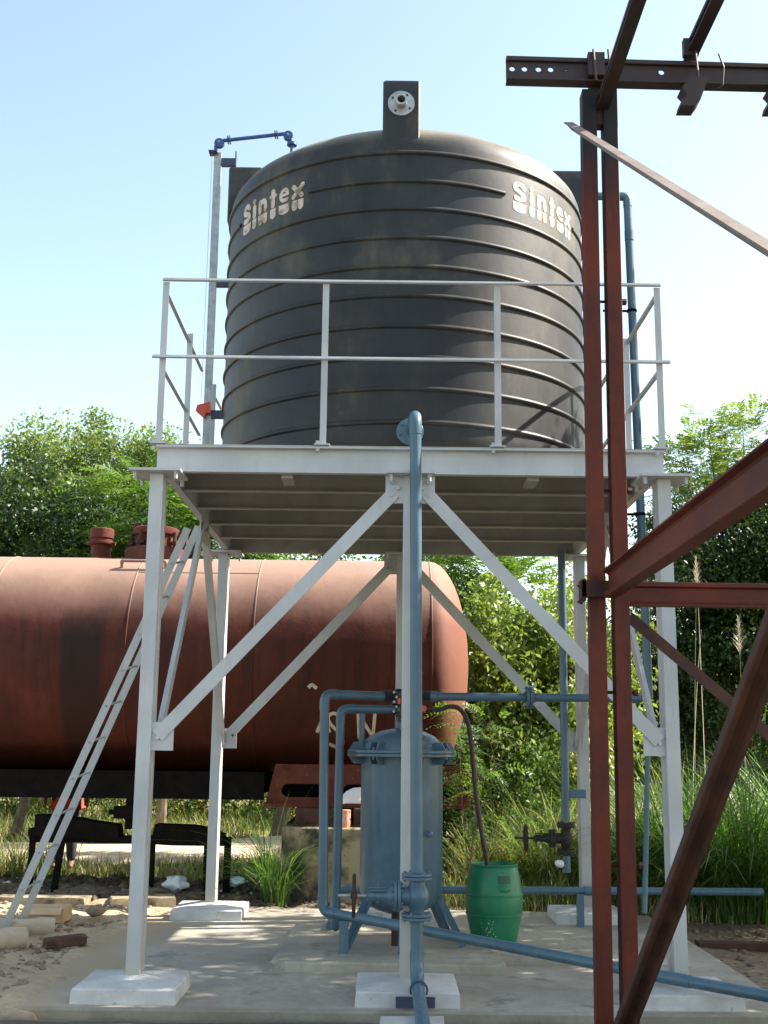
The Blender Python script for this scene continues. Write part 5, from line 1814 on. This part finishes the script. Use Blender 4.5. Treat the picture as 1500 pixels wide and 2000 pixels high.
tree('feathery_tree', 'feathery bright green tree between the vent and the front left leg', 'tree', -3.6, 11.0,
     [(-3.75, 10.6, 4.9, 0.95, 0.9, 1.25), (-3.0, 10.5, 4.5, 0.9, 0.9, 1.1), (-3.9, 10.7, 3.7, 1.2, 0.9, 1.1)], 110, 30, 0.38, 0.100, 'leaf_bright', 4, 'frond', group=GB, trunk_r=0.1, pairs=8, frond=0.42)
tree('broadleaf_tree', 'green treetop seen between the deck edge and wagon roof', 'tree', -2.0, 13.0,
     [(-2.2, 12.6, 4.2, 1.5, 1.1, 1.35), (-0.4, 12.8, 4.0, 1.5, 1.1, 1.2), (-1.2, 12.8, 2.6, 2.2, 1.2, 1.3)], 130, 150, 0.38, 0.105, 'leaf_mid', 5, group=GB, trunk_r=0.14)
tree('feathery_tree', 'bright feathery sapling rising over the wagon end', 'tree', 1.0, 8.9,
     [(0.85, 8.8, 3.95, 0.75, 0.6, 0.7), (1.5, 8.9, 3.6, 0.6, 0.6, 0.6), (0.4, 9.2, 4.15, 0.7, 0.6, 0.5)], 42, 22, 0.30, 0.10, 'leaf_bright', 6, 'frond', group=GR, trunk_r=0.05, pairs=9, frond=0.46)
tree('bush', 'big olive green bush right of the wagon end', 'bush', 1.75, 8.0,
     [(1.3, 7.6, 2.7, 0.75, 0.8, 1.0), (2.1, 7.7, 2.5, 0.8, 0.8, 1.15), (1.6, 7.6, 1.5, 1.1, 0.9, 1.1), (2.5, 8.1, 1.9, 0.8, 0.8, 1.3)], 180, 190, 0.28, 0.092, 'leaf_olive', 7, trunk_r=0.07, limbs=24, shell=0.35)
tree('slender_tree', 'slender tree with small sparse leaves behind the olive bush', 'tree', 2.6, 11.2,
     [(2.3, 11, 3.2, 0.7, 0.7, 0.75), (3.3, 11.1, 3.6, 0.7, 0.8, 1.1), (2.6, 11.1, 2.2, 1.3, 0.9, 1.2)], 85, 90, 0.33, 0.10, 'leaf_olive', 8, group=GR, trunk_r=0.08, limbs=24)
# right
tree('feathery_tree', 'tall airy tree with fine drooping leaves above the right railing corner', 'tree', 6.4, 13.9,
     [(5.6, 13.1, 6.2, 1.1, 1.1, 1.1), (6.9, 13.3, 7.0, 1.2, 1.1, 1.15), (6.1, 13.4, 5.2, 1.5, 1.2, 1.2), (7.8, 13.4, 5.9, 1.2, 1.1, 1.4)], 150, 22, 0.42, 0.095, 'leaf_light', 9, 'frond', group=GR, trunk_r=0.14, pairs=8, frond=0.36, limbs=26, shell=0.35)
tree('broadleaf_tree', 'dark shaded dense tree behind the tall reeds on the right', 'tree', 5.6, 12.6,
     [(5.1, 12.2, 3.9, 1.2, 1.0, 1.8), (6.4, 12.3, 4.2, 1.5, 1.0, 1.8), (5.8, 12.4, 2.0, 2.3, 1.0, 2.0)], 260, 280, 0.40, 0.085, 'leaf_dark', 10, group=GR, trunk_r=0.16, shell=0.3)
tree('broadleaf_tree', 'dark tree behind the rust-red girt at the right edge', 'tree', 8.8, 12.9,
     [(8.0, 12.4, 4.5, 1.7, 1.2, 2.2), (8.8, 12.6, 2.5, 2.0, 1.2, 2.3)], 190, 260, 0.44, 0.095, 'leaf_dark', 12, group=GR, trunk_r=0.16, shell=0.35)
# trees standing outside the picture on the right: they shade the slab
tree('shade_tree', 'broad leafy tree standing right of the tower out of view', 'tree', 6.6, 2.6,
     [(6.1, 1.9, 4.6, 1.7, 1.9, 1.9), (6.4, 3.6, 5.0, 1.7, 1.5, 2.0), (5.6, 2.6, 3.0, 1.2, 1.8, 1.0), (6.0, 1.2, 6.2, 1.6, 1.6, 1.2)], 185, 130, 0.42, 0.13, 'leaf_mid', 13, trunk_r=0.2, shell=0.3, group='shade trees right of the tower')
tree('shade_tree', 'leafy tree standing near the shed out of view on the right', 'tree', 5.8, -0.6,
     [(5.2, -0.4, 4.0, 1.6, 1.5, 1.7), (6.4, -1.0, 4.8, 1.6, 1.5, 1.7), (4.6, 0.3, 2.9, 1.1, 1.1, 0.9), (5.6, 0.2, 5.6, 1.5, 1.3, 1.2)], 170, 140, 0.42, 0.13, 'leaf_mid', 14, trunk_r=0.2, shell=0.3, group='shade trees right of the tower')
tree('shade_tree', 'tall thin-crowned tree right of the tower out of view', 'tree', 7.4, 3.2,
     [(6.7, 3.0, 9.3, 1.3, 1.0, 1.3), (6.6, 2.9, 7.6, 1.0, 0.8, 0.8)], 15, 60, 0.34, 0.13, 'leaf_mid', 15, trunk_r=0.2, shell=0.3, group='shade trees right of the tower')
# the low bushes across the road, each its own
rb_ = np.random.default_rng(5)
BL = ['low round bush across the road at the far left', 'broad bush across the road behind the standing person', 'leafy bush across the road seen through the trestle', 'shaded bush across the road left of the rear left leg',
      'pale green bush across the road right of the rear left leg', 'bush across the road near the grass tuft', 'bush across the road behind the concrete pier', 'bush across the road behind the filter vessel']
for i, bx in enumerate((-9.3, -7.4, -5.9, -4.4, -3.0, -1.6, -0.2, 1.2)):
    by = 16.0 + 0.8 * math.sin(i * 2.1)
    tree('bush', BL[i], 'bush', bx, by, [(bx, by, 0.75, 1.1, 0.8, 0.75), (bx + 0.5, by + 0.4, 1.2, 0.8, 0.7, 0.9)], 60, 100, 0.26, 0.085, 'leaf_bright' if i % 3 == 1 else 'leaf_light', 40 + i, trunk_r=0.04, group='bushes across the road', limbs=6)

# far wood: trees that close the view at the horizon
def far_wood():
    rng = np.random.default_rng(77)
    n = 260
    ang = rng.uniform(-0.75, 0.75, n)
    dist = rng.uniform(30, 60, n)
    cx = np.sin(ang) * dist
    cy = np.cos(ang) * dist - 8
    C = np.stack([cx, cy, 1.2 + 1.4 * rng.random(n)], 1)
    per = 260
    cid = np.repeat(np.arange(n), per)
    g = unit(rng.standard_normal((n * per, 3))) * (rng.random((n * per, 1)) ** 0.4) * np.array([2.6, 2.2, 2.6])
    P = C[cid] + g
    v = leaf_quads(P, 0.45, rng, aspect=0.6)
    f = np.arange(len(v)).reshape(-1, 4)
    return tag(mesh_np('far_wood', v, f, 'leaf_mid', None, rng.random(len(f)) * 0.5 + 0.5 * rng.random(n)[cid]), 'distant wood beyond the field', 'wood', None, 'stuff')
far_wood()

def blades(base, az, L, lean, width, rng, seg=4, curl=1.0):
    """curved tapering grass blades; returns verts, quads"""
    n = len(base)
    out = np.stack([np.cos(az), np.sin(az), np.zeros(n)], 1)
    side = np.stack([-np.sin(az), np.cos(az), np.zeros(n)], 1)
    tw = rng.normal(0, 0.5, n)
    side = side * np.cos(tw)[:, None] + out * np.sin(tw)[:, None]
    rows = []
    for k in range(seg + 1):
        t = k / seg
        p = base + out * (L * lean * (t ** 1.9))[:, None] + np.array([0, 0, 1.0]) * (L * (t - curl * lean * 0.52 * t ** 2.4))[:, None]
        w = width * (1 - t) ** 0.7 + 0.0006
        rows += [p - side * (w / 2)[:, None] if hasattr(w, 'shape') else p - side * w / 2, p + side * (w / 2)[:, None] if hasattr(w, 'shape') else p + side * w / 2]
    v = np.stack(rows, 1)
    m = 2 * (seg + 1)
    q = np.array([[2 * k, 2 * k + 1, 2 * k + 3, 2 * k + 2] for k in range(seg)])
    f = (np.arange(n)[:, None, None] * m + q[None]).reshape(-1, 4)
    return v.reshape(-1, 3), f

def grass_clump(name, label, x, y, r, n, hgt, lean, width, mat, seed, cat='grass clump', group=None, dry=0.0, z=None):
    rng = np.random.default_rng(seed)
    z0 = gh(x, y) if z is None else z
    t = thing(name, label, cat, (x, y, z0), group)
    a, rr = rng.uniform(0, 2 * math.pi, n), r * np.sqrt(rng.random(n))
    base = np.stack([x + rr * np.cos(a), y + rr * np.sin(a), np.full(n, z0 - 0.02)], 1)
    L = hgt * (0.35 + 0.8 * rng.random(n))
    ln = np.clip(lean * (0.25 + 1.1 * rng.random(n)), 0.02, 1.25)
    az = a + rng.normal(0, 0.7, n)
    v, f = blades(base, az, L, ln, np.full(n, width) * (0.6 + 0.8 * rng.random(n)), rng, 5)
    var = np.clip(rng.random(n) * 0.85 + dry * (rng.random(n) < 0.25), 0, 1)
    mesh_np('blades', v, f, mat, t, np.repeat(var, 5))
    return t

GG = 'tall grass clumps right of the slab'
grass_clump('reed_clump', 'tall reed clump with arching blades behind the front right leg', 2.95, 4.75, 0.40, 1500, 1.9, 0.95, 0.018, 'reed', 1, group=GG, dry=0.12)
grass_clump('reed_clump', 'dense dark reed clump near the right edge with drooping blades', 3.55, 4.45, 0.40, 1700, 2.1, 1.2, 0.019, 'reed', 2, group=GG, dry=0.06)
grass_clump('reed_clump', 'upright reed clump between the rear right leg and red columns', 2.45, 5.3, 0.38, 1100, 1.6, 0.9, 0.016, 'reed', 3, group=GG, dry=0.2)
grass_clump('reed_clump', 'pale sunlit reed clump behind the drain valve', 1.75, 5.6, 0.40, 800, 1.4, 1.0, 0.014, 'grass', 4, group=GG, dry=0.6)
grass_clump('reed_clump', 'bushy reed clump behind the green barrel', 1.05, 5.5, 0.35, 500, 1.1, 0.9, 0.013, 'grass', 5, group=GG, dry=0.4)
grass_clump('reed_clump', 'reed clump at the far right behind the diagonal brace', 4.5, 5.4, 0.5, 1500, 2.1, 1.0, 0.018, 'reed', 6, group=GG, dry=0.2)
grass_clump('reed_clump', 'rear reed clump in sunlight below the dark trees', 3.4, 6.6, 0.6, 1000, 1.8, 0.95, 0.016, 'grass', 7, group=GG, dry=0.6)
grass_clump('grass_tuft', 'arching green grass tuft left of the concrete pier', -1.24, 4.52, 0.12, 230, 1.45, 1.3, 0.011, 'reed', 8, group=None)

# tall flowering stalks
def stalk(x, y, h, label, plume=True, lean=0.03, rich=1.0):
    t = thing('flowering_stalk', label, 'grass stalk', (x, y, -0.1), 'flowering reed stalks on the right')
    mb = MB()
    path = [V(x + lean * k * k * 0.06, y, -0.1 + h * k / 8) for k in range(9)]
    mb.tube(path, [0.007 * (1 - 0.6 * k / 8) for k in range(9)], 6)
    mb.build('stem', 'plume' if rich < 0.5 else 'stem_green', t)
    if plume:
        rng = np.random.default_rng(int(x * 1000))
        n = int(70 * rich) + 20
        tt = rng.random(n)
        base = np.stack([np.full(n, path[-1].x), np.full(n, y), -0.1 + h - 0.08 + 0.42 * tt], 1)
        v, f = blades(base, rng.uniform(0, 6.28, n), 0.15 * (1.15 - 0.7 * tt) * (0.6 + 0.6 * rng.random(n)), np.full(n, 0.5), np.full(n, 0.009), rng, 3, 0.4)
        mesh_np('plume', v, f, 'plume', t)
        mb = MB()
        mb.tube([path[-1], path[-1] + V(0, 0, 0.34)], [0.004, 0.001], 5)
        mb.build('plume_stem', 'plume', t)
    return t
M['stem_green'] = simple('stem_green', (0.12, 0.18, 0.06), (0.20, 0.25, 0.10), 6, 0.5, 0)
stalk(3.19, 5.0, 3.42, 'tallest flowering stalk right of the front right leg with a full plume', True, 0.03, 1.0)
stalk(3.05, 5.0, 3.30, 'thin flowering stalk just right of the front right leg', True, -0.04, 0.3)
stalk(3.33, 5.05, 3.30, 'thin green stalk with a closed spike right of the full plume', True, 0.0, 0.2)
stalk(3.75, 5.0, 2.75, 'flowering stalk with an open pale plume near the right edge', True, 0.0, 1.0)
stalk(3.12, 4.9, 2.95, 'bare dry stalk behind the tall plume', False, 0.05, 0.3)

# a thin young plant with feathery leaves behind the hose
tree('sapling', 'young feathery sapling behind the black hose and barrel', 'sapling', 0.83, 4.5,
     [(0.85, 4.45, 1.45, 0.28, 0.3, 0.40), (0.95, 4.5, 1.0, 0.30, 0.3, 0.35), (0.66, 4.5, 1.85, 0.14, 0.15, 0.18)], 20, 8, 0.18, 0.055, 'leaf_bright', 31, 'frond', trunk_r=0.018, pairs=8, frond=0.26, limbs=18, shell=0.2)
tree('bush', 'shaded low bush behind the filter vessel and barrel', 'bush', 0.45, 7.0,
     [(0.6, 6.6, 0.8, 0.6, 0.5, 0.8), (1.3, 6.8, 1.0, 0.7, 0.5, 0.9)], 70, 110, 0.24, 0.075, 'leaf_mid', 32, trunk_r=0.03, limbs=16, shell=0.3)

# turf on the field, weeds
def turf(name, label, n, xr, yr, hgt, width, mat, seed, mask, dry=0.4):
    rng = np.random.default_rng(seed)
    x, y = rng.uniform(*xr, n), rng.uniform(*yr, n)
    k = np.array([mask(a, b) for a, b in zip(x, y)])
    x, y = x[k], y[k]
    n = len(x)
    z = np.array([gh(a, b) for a, b in zip(x, y)])
    base = np.stack([x, y, z - 0.01], 1)
    L = hgt * (0.4 + 0.9 * rng.random(n) ** 1.5)
    v, f = blades(base, rng.uniform(0, 6.28, n), L, np.clip(0.2 + 0.6 * rng.random(n), 0, 0.9), np.full(n, width), rng, 3)
    var = np.clip(rng.random(n) * 0.8 + dry * (rng.random(n) < 0.35), 0, 1)
    return tag(mesh_np(name, v, f, mat, None, np.repeat(var, 3)), label, 'grass', None, 'stuff')
def nz(x, y, s=0.8, o=0):
    return noise.noise((x * s, y * s, o))
road_lo = lambda x: 8.3 + 0.25 * math.sin(x * 0.7) + max(0, x + 3.4) * 0.9
road_hi = lambda x: 11.5 + 0.25 * math.sin(x * 0.5 + 1) + max(0, x + 3.6) * 1.1
turf('verge_grass', 'short grass along the near side of the sandy road', 16000, (-9, 0.5), (6.2, 9.5), 0.22, 0.010, 'grass', 1, lambda x, y: y < road_lo(x) + 0.15 * nz(x, y, 2) and y > 6.5 + 0.6 * nz(x, 1, 0.9) and nz(x, y, 1.3, 4) > -0.35, 0.5)
turf('field_grass', 'grass on the far side of the sandy road', 26000, (-14, 4), (11, 19), 0.34, 0.014, 'grass', 2, lambda x, y: y > road_hi(x) + 0.2 * nz(x, y, 2), 0.35)
turf('rough_grass', 'rough grass between the slab and the trees on the right', 16000, (0.2, 7), (4.3, 9.5), 0.45, 0.012, 'grass', 3, lambda x, y: not inslab(x, y) and nz(x, y, 1.0, 8) > -0.4, 0.4)
turf('dry_undergrowth', 'dry brown undergrowth at the rear edge of the slab', 5000, (0.0, 4.4), (4.05, 5.4), 0.32, 0.009, 'grass', 4, lambda x, y: not inslab(x, y), 1.0)
turf('side_weeds', 'weeds at the far left beside the post', 2600, (-6.5, -4.2), (5.8, 8.4), 0.5, 0.011, 'grass', 6, lambda x, y: nz(x, y, 1.2, 3) > -0.2, 0.3)
